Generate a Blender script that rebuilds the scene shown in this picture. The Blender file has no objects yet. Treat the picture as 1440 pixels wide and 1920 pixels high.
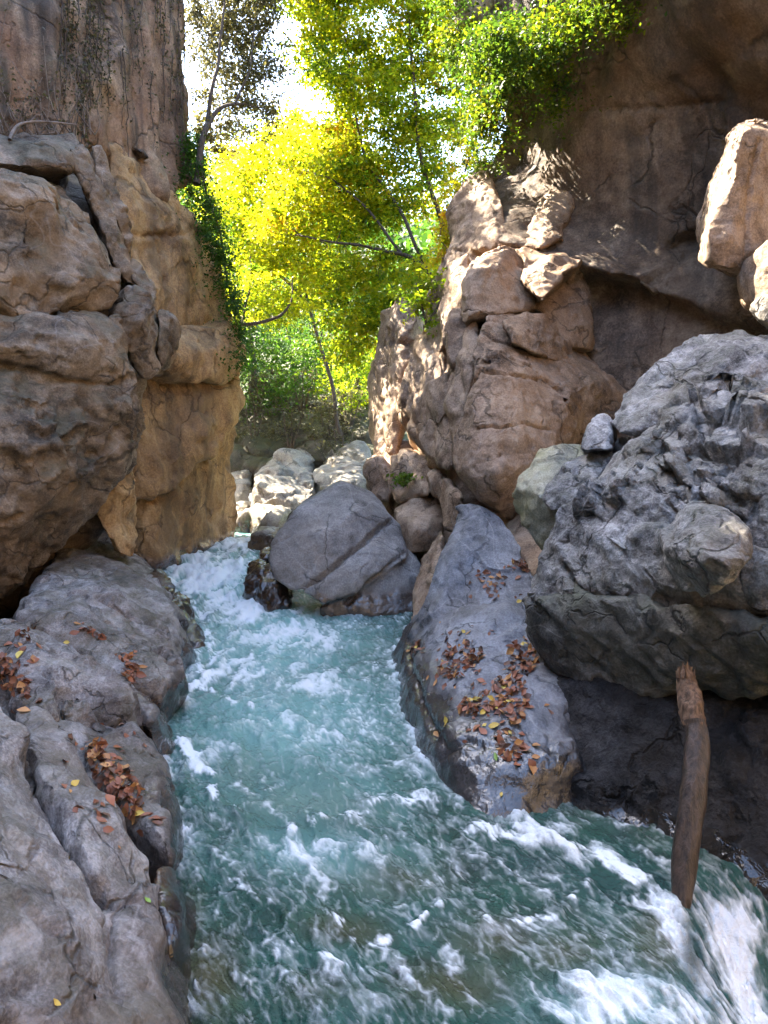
import bpy, bmesh, math, random, os
import numpy as np
from mathutils import Vector
from mathutils.bvhtree import BVHTree

random.seed(7)
RNG = np.random.default_rng(7)
SC = bpy.context.scene
COL = SC.collection

# ------------------------------------------------------------------ camera, sky, sun, exposure
PITCH = math.radians(6.3)
FPX = 1450.0                                  # focal length in pixels of a 1440 x 1920 picture
CAM = np.array([0.0, 0.0, 3.0])
cam_data = bpy.data.cameras.new('camera')
cam = bpy.data.objects.new('camera', cam_data)
COL.objects.link(cam)
cam.location = CAM
cam.rotation_euler = (math.pi / 2 - PITCH, 0, 0)
cam_data.sensor_fit = 'VERTICAL'
cam_data.sensor_height = 36.0
cam_data.lens = FPX / 1920.0 * 36.0
cam_data.clip_end = 2000
SC.camera = cam

SUN_AZ, SUN_EL = -52.0, 47.0                  # degrees: azimuth from +Y towards +X, elevation
world = bpy.data.worlds.new("World")
SC.world = world
world.use_nodes = True
wn = world.node_tree
wn.nodes.clear()
sky = wn.nodes.new('ShaderNodeTexSky')
sky.sky_type = 'NISHITA'
sky.sun_disc = False
sky.sun_elevation = math.radians(SUN_EL)
sky.sun_rotation = math.radians(SUN_AZ)
sky.altitude = 600
sky.air_density = 1.0
sky.dust_density = 2.5
bg = wn.nodes.new('ShaderNodeBackground')
bg.inputs['Strength'].default_value = 0.15
wo = wn.nodes.new('ShaderNodeOutputWorld')
wn.links.new(sky.outputs[0], bg.inputs[0])
wn.links.new(bg.outputs[0], wo.inputs[0])

sl = bpy.data.lights.new('sun', 'SUN')
sl.energy = 5.0
sl.angle = math.radians(0.5)
sl.color = (1.0, 0.89, 0.72)
sun = bpy.data.objects.new('sun', sl)
COL.objects.link(sun)
az, el = math.radians(SUN_AZ), math.radians(SUN_EL)
SUNDIR = Vector((math.sin(az) * math.cos(el), math.cos(az) * math.cos(el), math.sin(el)))
sun.rotation_euler = SUNDIR.to_track_quat('Z', 'Y').to_euler()
sun.location = SUNDIR * 60

SC.view_settings.view_transform = 'Standard'
SC.view_settings.look = 'None'
SC.view_settings.exposure = 3.3
SC.view_settings.gamma = 1.0
SC.view_settings.use_curve_mapping = False
SC.cycles.use_denoising = True
SC.cycles.use_adaptive_sampling = True
SC.cycles.adaptive_threshold = .03
SC.cycles.max_bounces = 6
SC.cycles.diffuse_bounces = 4
SC.cycles.glossy_bounces = 2
SC.cycles.transparent_max_bounces = 12
SC.cycles.sample_clamp_indirect = 8.0
SC.cycles.caustics_reflective = False
SC.cycles.caustics_refractive = False

# ------------------------------------------------------------------ points: photograph pixel + distance (or height) -> place
CP, SP = math.cos(PITCH), math.sin(PITCH)


def P(px, py, d):
    x = (px - 720.0) / FPX * d
    u = (960.0 - py) / FPX * d
    return np.array([x, d * CP + u * SP, 3.0 - d * SP + u * CP])


def Z(px, py, z):
    d = (3.0 - z) / ((py - 960.0) / FPX * CP + SP)
    return P(px, py, d)


def zz(px, py, z):
    """same as an entry (px, py, distance) but given by height above the water"""
    return (px, py, (3.0 - z) / ((py - 960.0) / FPX * CP + SP))


# ------------------------------------------------------------------ numpy noise
def _hash(ix, iy, iz, seed):
    h = (ix.astype(np.uint32) * np.uint32(374761393)) ^ (iy.astype(np.uint32) * np.uint32(668265263)) ^ \
        (iz.astype(np.uint32) * np.uint32(2246822519)) ^ np.uint32((seed * 3266489917) & 0xffffffff)
    h ^= h >> np.uint32(15)
    h *= np.uint32(2246822519)
    h ^= h >> np.uint32(13)
    h *= np.uint32(3266489917)
    h ^= h >> np.uint32(16)
    return h


_G = RNG.normal(size=(256, 3)).astype(np.float32)
_G /= np.linalg.norm(_G, axis=1)[:, None]


def perlin(p, seed=0):
    p = p.astype(np.float32)
    i = np.floor(p)
    f = p - i
    i = i.astype(np.int32)
    w = f * f * f * (f * (f * 6 - 15) + 10)
    out = np.zeros(len(p), np.float32)
    for cx in (0, 1):
        wx = w[:, 0] if cx else 1 - w[:, 0]
        for cy in (0, 1):
            wy = w[:, 1] if cy else 1 - w[:, 1]
            for cz in (0, 1):
                wz = w[:, 2] if cz else 1 - w[:, 2]
                g = _G[_hash(i[:, 0] + cx, i[:, 1] + cy, i[:, 2] + cz, seed) & np.uint32(255)]
                out += wx * wy * wz * ((f[:, 0] - cx) * g[:, 0] + (f[:, 1] - cy) * g[:, 1] + (f[:, 2] - cz) * g[:, 2])
    return out * 1.5


def fbm(p, octs, seed=0, gain=0.5, ridge=False):
    out = np.zeros(len(p), np.float32)
    a = 1.0
    q = p.astype(np.float32)
    for k in range(octs):
        n = perlin(q, seed + k * 17)
        out += a * ((1 - 2 * np.abs(n)) if ridge else n)
        q = q * 2.03 + 11.3
        a *= gain
    return out


def cells(p, seed=0):
    """nearest jittered cell: (vector from its centre, random unit vector, random number, F1, F2)"""
    p = p.astype(np.float32)
    b = np.floor(p - 0.5).astype(np.int32)
    n = len(p)
    best = np.full(n, 1e9, np.float32)
    sec = np.full(n, 1e9, np.float32)
    vec = np.zeros((n, 3), np.float32)
    hb = np.zeros(n, np.uint32)
    for cx in (0, 1):
        for cy in (0, 1):
            for cz in (0, 1):
                ix, iy, iz = b[:, 0] + cx, b[:, 1] + cy, b[:, 2] + cz
                h = _hash(ix, iy, iz, seed)
                c = np.stack([ix + 0.5 + ((h & np.uint32(1023)) / 1023.0 - .5) * .75,
                              iy + 0.5 + (((h >> np.uint32(10)) & np.uint32(1023)) / 1023.0 - .5) * .75,
                              iz + 0.5 + (((h >> np.uint32(20)) & np.uint32(1023)) / 1023.0 - .5) * .75], 1).astype(np.float32)
                v = p - c
                d = (v * v).sum(1)
                m = d < best
                sec = np.where(m, best, np.minimum(sec, d))
                best = np.where(m, d, best)
                vec[m] = v[m]
                hb[m] = h[m]
    return hb, vec, _G[(hb >> np.uint32(7)) & np.uint32(255)], ((hb >> np.uint32(3)) & np.uint32(4095)) / 4095.0, np.sqrt(best), np.sqrt(sec)


def frame(dip=0.0, strike=0.0):
    """rotation whose third axis is the bedding normal"""
    cd, sd, cs, ss = math.cos(dip), math.sin(dip), math.cos(strike), math.sin(strike)
    return np.array([[cs, ss, 0], [-ss * cd, cs * cd, sd], [ss * sd, -cs * sd, cd]])


# ------------------------------------------------------------------ mesh helpers
def mesh_from(name, verts, faces_flat, n_per, smooth=True):
    me = bpy.data.meshes.new(name)
    nv, nf = len(verts), len(faces_flat) // n_per
    me.vertices.add(nv)
    me.vertices.foreach_set('co', np.asarray(verts, np.float32).ravel())
    me.loops.add(nf * n_per)
    me.loops.foreach_set('vertex_index', np.asarray(faces_flat, np.int32).ravel())
    me.polygons.add(nf)
    me.polygons.foreach_set('loop_start', np.arange(0, nf * n_per, n_per, dtype=np.int32))
    me.polygons.foreach_set('loop_total', np.full(nf, n_per, np.int32))
    me.update(calc_edges=True)
    if smooth:
        me.polygons.foreach_set('use_smooth', np.ones(nf, bool))
    return me


def vnormals(v, q):
    a, b, c, d = (v[q[:, k]] for k in range(4))
    n = np.cross(c - a, d - b)
    out = np.empty_like(v)
    for k in range(3):
        out[:, k] = sum(np.bincount(q[:, j], n[:, k], len(v)) for j in range(4))
    l = np.linalg.norm(out, axis=1)
    return out / np.maximum(l, 1e-9)[:, None]


def laplace(v, q, it, lam=0.6):
    e = np.concatenate([q[:, [0, 1]], q[:, [1, 2]], q[:, [2, 3]], q[:, [3, 0]]])
    cnt = np.bincount(e[:, 0], minlength=len(v)).astype(float)
    cnt[cnt == 0] = 1
    for _ in range(it):
        m = np.stack([np.bincount(e[:, 0], v[e[:, 1], k], len(v)) for k in range(3)], 1) / cnt[:, None]
        v = v + lam * (m - v)
    return v


def blk(pts, t=1.5, shrink=0.85, down=None, push=None):
    """one closed block: the seen corner points, and the same pushed back by t metres"""
    F = np.array([P(*p) for p in pts])
    c = F.mean(0)
    F = c + (F - c) * 1.022
    vd = c - CAM
    vd[2] = 0
    vd /= np.linalg.norm(vd)
    B = c + (F - c) * shrink + (vd * t if push is None else np.array(push, float))
    A = np.vstack([F, B])
    if down is not None:                       # carry the block down to this height
        L = A.copy()
        L[:, 2] = down
        A = np.vstack([A, L])
    return A


def hull_into(bm, pts):
    vs = [bm.verts.new(p) for p in pts]
    r = bmesh.ops.convex_hull(bm, input=vs)
    junk = [g for g in set(r['geom_interior']) | set(r['geom_unused']) if isinstance(g, bmesh.types.BMVert)]
    bmesh.ops.delete(bm, geom=junk, context='VERTS')


def catmull(rows, n):
    rows = np.asarray(rows, float)
    m = len(rows)
    t = np.linspace(0, m - 1, n)
    i = np.minimum(t.astype(int), m - 2)
    f = (t - i).reshape((-1,) + (1,) * (rows.ndim - 1))
    p0, p1, p2, p3 = rows[np.maximum(i - 1, 0)], rows[i], rows[i + 1], rows[np.minimum(i + 2, m - 1)]
    return 0.5 * (2 * p1 + (p2 - p0) * f + (2 * p0 - 5 * p1 + 4 * p2 - p3) * f ** 2 + (3 * p1 - p0 - 3 * p2 + p3) * f ** 3)


def loft_into(bm, rows, nu, nv, push):
    """closed solid with a curved seen face through rows of points and a back pushed away by `push`"""
    g = np.array([[P(*p) for p in r] for r in rows])
    g = catmull(g, nv)
    g = catmull(g.transpose(1, 0, 2), nu).transpose(1, 0, 2)
    nv_, nu_ = g.shape[:2]
    f = [[bm.verts.new(g[j, i]) for i in range(nu_)] for j in range(nv_)]
    b = [[bm.verts.new(g[j, i] + np.array(push)) for i in range(nu_)] for j in range(nv_)]
    for j in range(nv_ - 1):
        for i in range(nu_ - 1):
            bm.faces.new((f[j][i], f[j + 1][i], f[j + 1][i + 1], f[j][i + 1]))
            bm.faces.new((b[j][i], b[j][i + 1], b[j + 1][i + 1], b[j + 1][i]))
    ring = [(0, i) for i in range(nu_)] + [(j, nu_ - 1) for j in range(1, nv_)] + \
           [(nv_ - 1, i) for i in range(nu_ - 2, -1, -1)] + [(j, 0) for j in range(nv_ - 2, 0, -1)]
    for k in range(len(ring)):
        j0, i0 = ring[k]
        j1, i1 = ring[(k + 1) % len(ring)]
        bm.faces.new((f[j0][i0], f[j1][i1], b[j1][i1], b[j0][i0]))
    bmesh.ops.recalc_face_normals(bm, faces=bm.faces[:])


def remesh(bm, voxel):
    me = bpy.data.meshes.new('tmp')
    bm.to_mesh(me)
    bm.free()
    ob = bpy.data.objects.new('tmp', me)
    COL.objects.link(ob)
    md = ob.modifiers.new('r', 'REMESH')
    md.mode = 'VOXEL'
    md.voxel_size = voxel
    dg = bpy.context.evaluated_depsgraph_get()
    m2 = ob.evaluated_get(dg).data
    v = np.empty(len(m2.vertices) * 3, np.float32)
    m2.vertices.foreach_get('co', v)
    q = np.empty(len(m2.loops), np.int32)
    m2.loops.foreach_get('vertex_index', q)
    v, q = v.reshape(-1, 3).astype(np.float64), q.reshape(-1, 4)
    bpy.data.objects.remove(ob)
    bpy.data.meshes.remove(me)
    return v, q


BVH = {}
TRI_COUNT = [0]


def tag(o, label=None, cat=None, group=None, kind=None):
    if label: o['label'] = label
    if cat: o['category'] = cat
    if group: o['group'] = group
    if kind: o['kind'] = kind
    return o


def empty(name, loc):
    o = bpy.data.objects.new(name, None)
    o.location = loc
    o.empty_display_size = 0.2
    COL.objects.link(o)
    return o


def link_mesh(name, me, mat, parent=None, loc=None):
    o = bpy.data.objects.new(name, me)
    if mat: me.materials.append(mat)
    COL.objects.link(o)
    if parent is not None:
        o.parent = parent
    if loc is not None:
        o.location = loc
    return o


SEED = [100]


def rock(name, blocks, mat, voxel=.03, smooth=1, warp=(.12, .7), facets=((.10, 1.1), (.04, 3.0)), aniso=(1, 1, 1), rot=None,
         bumps=((.05, 1.5, 4),), strata=None, flute=None, cracks=(), parent=None, keep=False, lofts=(), rough=None, pit=None, flat=((.8, .75, .30), (1.9, .75, .36), (4.5, .6, .40)), soft=1, soften=.5):
    SEED[0] += 31
    sd = SEED[0]
    bm = bmesh.new()
    for b in blocks:
        hull_into(bm, b)
    for (rows, nu, nv, push) in lofts:
        loft_into(bm, rows, nu, nv, push)
    v, q = remesh(bm, voxel * 1.24)
    v = laplace(v, q, smooth)
    R = np.eye(3) if rot is None else rot
    n = vnormals(v, q)
    if warp:
        a, f = warp
        w = np.stack([fbm(v * f + 5.1 * k, 3, sd + k) for k in range(3)], 1)
        v = v + a * w * (.55 if soften < 1 else 1.0)
    disp = np.zeros(len(v))
    L = (v @ R.T)
    for k, (f, kk, jit) in enumerate(flat):     # break the surface into plane faces, as fractured rock has
        wv = np.stack([fbm(v * f * 1.6 + 9.7 * j, 2, sd + 140 + j) for j in range(3)], 1)
        hb, vec, g, r, f1, f2 = cells((L + wv * .22 / f) * f / np.array(aniso), sd + 160 + k)
        n = vnormals(v, q)
        _, inv = np.unique(hb, return_inverse=True)
        cnt = np.bincount(inv).astype(float)
        cm = np.stack([np.bincount(inv, v[:, j]) for j in range(3)], 1) / cnt[:, None]
        nm = np.stack([np.bincount(inv, n[:, j]) for j in range(3)], 1) / cnt[:, None]
        ln = np.linalg.norm(nm, axis=1)
        gm = np.zeros_like(nm)
        gm[inv] = g
        nn = nm + jit * gm
        nn /= np.maximum(np.linalg.norm(nn, axis=1), 1e-6)[:, None]
        s_ = kk * np.clip((ln - .45) / .35, 0, 1)
        dl = -((v - cm[inv]) * nn[inv]).sum(1) * s_[inv]
        lim = .28 / f
        dl = np.clip(dl, -lim, lim * .6)
        v = v + nn[inv] * dl[:, None]
    if soft and flat:
        v = laplace(v, q, soft, .5)
    L = (v @ R.T)
    wv = np.stack([perlin(v * 1.3 + 9.7 * k, sd + 40 + k) for k in range(3)], 1)
    for k, (a, f) in enumerate(facets):
        _, vec, g, r, f1, f2 = cells((L + wv * .25 / max(f, .5)) * f / np.array(aniso), sd + 60 + k)
        disp += .35 * a * ((vec * g).sum(1) * 1.6 + (r - .5) * .8)
    if strata:                                  # beds weathering out as ledges
        a, f = strata
        s = L[:, 2] * f + .6 * fbm(L * np.array([.4, .4, .4]), 2, sd + 5)
        fr = s - np.floor(s)
        rnd = (_hash(np.floor(s).astype(np.int32), np.zeros(len(s), np.int32), np.zeros(len(s), np.int32), sd) & np.uint32(255)) / 255.0
        disp += a * (rnd - .5) - a * .8 * np.exp(-(np.minimum(fr, 1 - fr) / .07) ** 2)
    if flute:                                   # water-worn vertical grooves
        a, f = flute
        disp += a * fbm(v * np.array([f, f, f * .1]), 3, sd + 8)
    for k, (a, f, o) in enumerate(bumps):
        disp += a * soften * fbm(L * f / np.array(aniso), o, sd + 20 + k)
    if rough:                                   # ridged rubble where a noise mask allows it
        a, f, th = rough
        m = np.clip((fbm(v * .7, 2, sd + 90) - th) * 4, 0, 1)
        for kk_, (ff_, aa_) in enumerate(((f * .5, .55), (f * 1.3, .35), (f * 3.0, .16))):
            _, vec, g, r, f1, f2 = cells((L + wv * .10) * ff_ / np.array(aniso), sd + 191 + kk_)
            disp += a * aa_ * m * ((vec * g).sum(1) * 1.8 + (r - .6) * 1.2)
    if pit:
        a, f = pit
        disp -= a * np.clip(fbm(v * f, 3, sd + 95) - .25, 0, 1)
    n = vnormals(v, q)
    v = v + n * disp[:, None]
    if cracks or keep:
        bv = BVHTree.FromPolygons(v.tolist(), q.tolist())
    for cr in cracks:
        pts, wid, dep = cr
        pts = np.array(pts, float)
        seg = []
        for a_, b_ in zip(pts[:-1], pts[1:]):
            m_ = max(2, int(np.linalg.norm(b_ - a_) / 4))
            seg += [a_ + (b_ - a_) * t for t in np.linspace(0, 1, m_, endpoint=False)]
        seg = np.array(seg + [pts[-1]])
        seg += 3.0 * np.stack([fbm(np.stack([seg[:, 0] * .03, seg[:, 1] * .03, seg[:, 0] * 0 + k], 1), 3, sd + k) for k in (3, 4)], 1)
        H = []
        for s in seg:
            dr = Vector(P(s[0], s[1], 1.0) - CAM).normalized()
            h = bv.ray_cast(Vector(CAM), dr)
            if h[0] is not None:
                H.append(h[0][:])
        if len(H) < 2:
            continue
        H = np.array(H)
        lo, hi = H.min(0) - wid * 3, H.max(0) + wid * 3
        idx = np.where(((v > lo) & (v < hi)).all(1))[0]
        if len(idx) == 0:
            continue
        dmin = np.full(len(idx), 1e9)
        vi = v[idx]
        for h in H:
            dd = ((vi - h) ** 2).sum(1)
            np.minimum(dmin, dd, out=dmin)
        w_ = wid * (1 + .5 * perlin(vi * 4, sd + 2))
        v[idx] -= n[idx] * (dep * np.exp(-(np.sqrt(dmin) / np.maximum(w_, .004)) ** 2))[:, None]
    if keep:
        BVH[keep] = BVHTree.FromPolygons(v.tolist(), q.tolist())
    base = np.array([v[:, 0].mean(), v[:, 1].mean(), v[:, 2].min()])
    if parent is not None:
        base = np.array(parent.location)
    me = mesh_from(name, v - base, q.ravel(), 4)
    TRI_COUNT[0] += len(q) * 2
    o = link_mesh(name, me, mat, parent)
    if parent is None:
        o.location = base
    return o


# ------------------------------------------------------------------ materials
def new_mat(name):
    m = bpy.data.materials.new(name)
    m.use_nodes = True
    nt = m.node_tree
    nt.nodes.clear()
    return m, nt


class N:
    """little helper to write node graphs"""
    def __init__(s, nt):
        s.nt = nt

    def node(s, t, **kw):
        n = s.nt.nodes.new(t)
        for k, v in kw.items():
            setattr(n, k, v)
        return n

    def put(s, sock, v):
        if isinstance(v, bpy.types.NodeSocket):
            s.nt.links.new(v, sock)
        elif v is not None:
            if hasattr(sock, 'default_value'):
                if isinstance(v, (tuple, list)) and len(v) == 3 and sock.type == 'RGBA':
                    v = (*v, 1)
                sock.default_value = v

    def math(s, op, a, b=None, clamp=False):
        n = s.node('ShaderNodeMath', operation=op, use_clamp=clamp)
        s.put(n.inputs[0], a)
        if b is not None: s.put(n.inputs[1], b)
        return n.outputs[0]

    def noise(s, vec, scale, detail=4, rough=.55, dist=0.0):
        n = s.node('ShaderNodeTexNoise')
        s.put(n.inputs['Vector'], vec)
        n.inputs['Scale'].default_value = scale
        n.inputs['Detail'].default_value = detail
        n.inputs['Roughness'].default_value = rough
        n.inputs['Distortion'].default_value = dist
        return n.outputs['Fac']

    def ramp(s, fac, stops):
        n = s.node('ShaderNodeValToRGB')
        e = n.color_ramp.elements
        while len(e) < len(stops): e.new(.5)
        for k, (p, c) in enumerate(stops):
            e[k].position = p
            e[k].color = (*c, 1) if not isinstance(c, (int, float)) else (c, c, c, 1)
        s.put(n.inputs[0], fac)
        return n.outputs[0]

    def mix(s, fac, a, b, mode='MIX'):
        n = s.node('ShaderNodeMix', data_type='RGBA', blend_type=mode)
        s.put(n.inputs[0], fac)
        s.put(n.inputs[6], a)
        s.put(n.inputs[7], b)
        return n.outputs[2]

    def mapping(s, vec, scale=(1, 1, 1), rot=(0, 0, 0)):
        n = s.node('ShaderNodeMapping')
        s.put(n.inputs[0], vec)
        n.inputs['Scale'].default_value = scale
        n.inputs['Rotation'].default_value = rot
        return n.outputs[0]


def rock_mat(name, dark, mid, light, scale=1.0, stain=None, stain_amt=.5, streak=None, streak_amt=.0, vein=0.0, moss=None, moss_amt=0.0,
             wet=None, rough=.75, bump=.5, grain_rot=(0, 0, 0), grain=(1, 1, 1), pale=None, pale_amt=0.0, wetcol=.32, chip=.6, joint=.6, wettint=0.0, spec=.45):
    dark, mid, light = (tuple(k * c for c in t) for k, t in ((.68, dark), (.84, mid), (.95, light)))
    m, nt = new_mat(name)
    g = N(nt)
    pos = g.node('ShaderNodeNewGeometry').outputs['Position']
    gp = g.mapping(pos, grain, grain_rot)
    n1 = g.noise(gp, .9 * scale, 6, .6, .4)
    n2 = g.noise(gp, 5.0 * scale, 6, .65, .3)
    n3 = g.noise(pos, 38.0 * scale, 4, .7)
    f = g.math('ADD', g.math('MULTIPLY', n1, .55), g.math('ADD', g.math('MULTIPLY', n2, .35), g.math('MULTIPLY', n3, .22)))
    col = g.ramp(f, [(.45, dark), (.56, mid), (.69, light)])
    if stain:
        sm = g.ramp(g.noise(pos, .55 * scale, 5, .6, .6), [(.45, 0), (.62, 1)])
        col = g.mix(g.math('MULTIPLY', sm, stain_amt), col, stain)
    if pale:
        sm = g.ramp(g.noise(g.mapping(pos, (1, 1, 1.6)), 1.7 * scale, 6, .68, .5), [(.52, 0), (.66, 1)])
        col = g.mix(g.math('MULTIPLY', sm, pale_amt), col, pale)
    if streak:
        sp = g.mapping(pos, (1.6, 1.6, .13))
        sm = g.ramp(g.noise(sp, 1.5 * scale, 5, .6, .15), [(.48, 0), (.62, 1)])
        col = g.mix(g.math('MULTIPLY', sm, streak_amt), col, streak)
    # speckle of mineral grains
    sp = g.ramp(n3, [(.36, .72), (.5, 1.0), (.66, 1.28)])
    col = g.mix(.5, col, sp, 'MULTIPLY')
    wp = g.node('ShaderNodeVectorMath', operation='ADD')
    nz = g.node('ShaderNodeTexNoise')
    nz.inputs['Scale'].default_value = 1.6 * scale
    nz.inputs['Detail'].default_value = 5
    g.put(nz.inputs['Vector'], pos)
    sc = g.node('ShaderNodeVectorMath', operation='SCALE')
    g.put(sc.inputs[0], nz.outputs['Color'])
    sc.inputs['Scale'].default_value = .9 / scale
    g.put(wp.inputs[0], gp)
    g.put(wp.inputs[1], sc.outputs[0])
    # long dark joints, two families of nearly plane cracks
    jm = []
    for kk, (rt, sc_) in enumerate((((.5, .3, .2), (.35, 1.5, .9)), ((-.4, .6, 1.1), (1.3, .3, .7)))):
        vj = g.node('ShaderNodeTexVoronoi', feature='DISTANCE_TO_EDGE')
        g.put(vj.inputs['Vector'], g.mapping(wp.outputs[0], sc_, rt))
        vj.inputs['Scale'].default_value = .9 * scale
        jl = g.ramp(vj.outputs['Distance'], [(.004, 1), (.022, 0)])
        jk = g.ramp(g.noise(g.mapping(pos, (1, 1, 1), (0, 0, kk + .3)), .9 * scale, 3, .6), [(.5, 0), (.56, 1)])
        jm.append(g.math('MULTIPLY', jl, jk))
    jn = g.math('MAXIMUM', jm[0], jm[1])
    col = g.mix(g.math('MULTIPLY', jn, joint), col, tuple(.3 * c for c in dark))
    # chipped little plane faces
    chips = None
    for sc_, am in ((5.0 * scale, 1.0), (14.0 * scale, .5)):
        vc = g.node('ShaderNodeTexVoronoi', feature='F1')
        cv = g.node('ShaderNodeVectorMath', operation='SCALE')
        g.put(cv.inputs[0], wp.outputs[0])
        cv.inputs['Scale'].default_value = sc_
        g.put(vc.inputs['Vector'], cv.outputs[0])
        vc.inputs['Scale'].default_value = 1.0
        sb = g.node('ShaderNodeVectorMath', operation='SUBTRACT')
        g.put(sb.inputs[0], cv.outputs[0])
        g.put(sb.inputs[1], vc.outputs['Position'])
        cc = g.node('ShaderNodeVectorMath', operation='SUBTRACT')
        g.put(cc.inputs[0], vc.outputs['Color'])
        cc.inputs[1].default_value = (.5, .5, .5)
        dt = g.node('ShaderNodeVectorMath', operation='DOT_PRODUCT')
        g.put(dt.inputs[0], sb.outputs[0])
        g.put(dt.inputs[1], cc.outputs[0])
        one = g.math('MULTIPLY', dt.outputs['Value'], am)
        chips = one if chips is None else g.math('ADD', chips, one)
    if vein:
        vv = g.ramp(g.math('ABSOLUTE', g.math('SUBTRACT', g.noise(g.mapping(pos, (1.6, .35, 1.2), (.4, .7, .2)), .7 * scale, 2, .4, .1), .5)), [(.0, 1), (.006, 0)])
        col = g.mix(g.math('MULTIPLY', vv, vein * .5), col, (.62, .60, .58))
    if moss:
        nz2 = g.node('ShaderNodeSeparateXYZ')
        g.put(nz2.inputs[0], g.node('ShaderNodeNewGeometry').outputs['Normal'])
        up = g.math('ADD', g.math('MULTIPLY', nz2.outputs[2], .15), g.noise(pos, 1.3 * scale, 7, .7, .3))
        mm = g.ramp(up, [(.55, 0), (.68, 1)])
        col = g.mix(g.math('MULTIPLY', mm, moss_amt), col, moss)
    rg = g.math('ADD', rough - .12, g.math('MULTIPLY', n2, .25))
    if wet is not None:                         # the splash zone just above the river stays wet
        sx = g.node('ShaderNodeSeparateXYZ')
        g.put(sx.inputs[0], pos)
        h = g.math('ADD', sx.outputs[2], g.math('MULTIPLY', g.math('SUBTRACT', g.noise(pos, 2.2, 5, .6), .5), .55))
        wm = g.ramp(g.math('DIVIDE', h, wet * 2), [(.36, 1), (.56, 0)])
        dk = g.mix(1.0, col, (wetcol, wetcol * (.72 + wettint), wetcol * (.55 + wettint * 1.6)), 'MULTIPLY')
        col = g.mix(wm, col, dk)
        rg = g.math('ADD', g.math('MULTIPLY', rg, g.math('SUBTRACT', 1, wm)), g.math('MULTIPLY', wm, .16))
    b1 = g.math('ADD', g.math('MULTIPLY', g.noise(gp, 9 * scale, 8, .7, .3), .38), g.math('MULTIPLY', n3, .12))
    b1 = g.math('ADD', b1, g.math('MULTIPLY', chips, chip))
    b1 = g.math('ADD', b1, g.math('MULTIPLY', jn, -.6))
    b1 = g.math('ADD', b1, g.math('MULTIPLY', n2, .5))
    bp = g.node('ShaderNodeBump')
    bp.inputs['Strength'].default_value = bump
    bp.inputs['Distance'].default_value = .08 / scale
    g.put(bp.inputs['Height'], b1)
    pb = g.node('ShaderNodeBsdfPrincipled')
    g.put(pb.inputs['Base Color'], col)
    g.put(pb.inputs['Roughness'], rg)
    g.put(pb.inputs['Normal'], bp.outputs[0])
    pb.inputs['Specular IOR Level'].default_value = spec
    if wet is not None:
        g.put(pb.inputs['Coat Weight'], g.math('MULTIPLY', wm, .75))
        pb.inputs['Coat Roughness'].default_value = .10
        pb.inputs['Coat IOR'].default_value = 1.7
        b2 = g.node('ShaderNodeBump')
        b2.inputs['Strength'].default_value = .6
        b2.inputs['Distance'].default_value = .05
        g.put(b2.inputs['Height'], g.noise(pos, 11.0, 3, .5, .5))
        g.put(pb.inputs['Coat Normal'], b2.outputs[0])
    out = g.node('ShaderNodeOutputMaterial')
    nt.links.new(pb.outputs[0], out.inputs[0])
    return m


def leaf_mat(name, stops, trans=.5, tr_gain=1.0, rough=.5):
    """leaf tissue: colour by a per-leaf number, light passes through it"""
    m, nt = new_mat(name)
    g = N(nt)
    at = g.node('ShaderNodeAttribute', attribute_name='tint')
    col = g.ramp(at.outputs['Fac'], stops)
    tc = g.mix(1.0, col, (tr_gain, tr_gain * 1.02, tr_gain * .6), 'MULTIPLY')
    pb = g.node('ShaderNodeBsdfPrincipled')
    g.put(pb.inputs['Base Color'], col)
    pb.inputs['Roughness'].default_value = rough
    pb.inputs['Specular IOR Level'].default_value = .35
    tr = g.node('ShaderNodeBsdfTranslucent')
    g.put(tr.inputs[0], tc)
    mx = g.node('ShaderNodeMixShader')
    mx.inputs[0].default_value = trans
    nt.links.new(pb.outputs[0], mx.inputs[1])
    nt.links.new(tr.outputs[0], mx.inputs[2])
    out = g.node('ShaderNodeOutputMaterial')
    nt.links.new(mx.outputs[0], out.inputs[0])
    return m


def plain_mat(name, a, b, scale=20, rough=.7, bump=.3, stretch=(1, 1, 1)):
    m, nt = new_mat(name)
    g = N(nt)
    pos = g.node('ShaderNodeTexCoord').outputs['Object']
    n = g.noise(g.mapping(pos, stretch), scale, 6, .65, .3)
    col = g.ramp(n, [(.35, a), (.65, b)])
    bp = g.node('ShaderNodeBump')
    bp.inputs['Strength'].default_value = bump
    bp.inputs['Distance'].default_value = .02
    g.put(bp.inputs['Height'], n)
    pb = g.node('ShaderNodeBsdfPrincipled')
    g.put(pb.inputs['Base Color'], col)
    pb.inputs['Roughness'].default_value = rough
    g.put(pb.inputs['Normal'], bp.outputs[0])
    out = g.node('ShaderNodeOutputMaterial')
    nt.links.new(pb.outputs[0], out.inputs[0])
    return m


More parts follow.
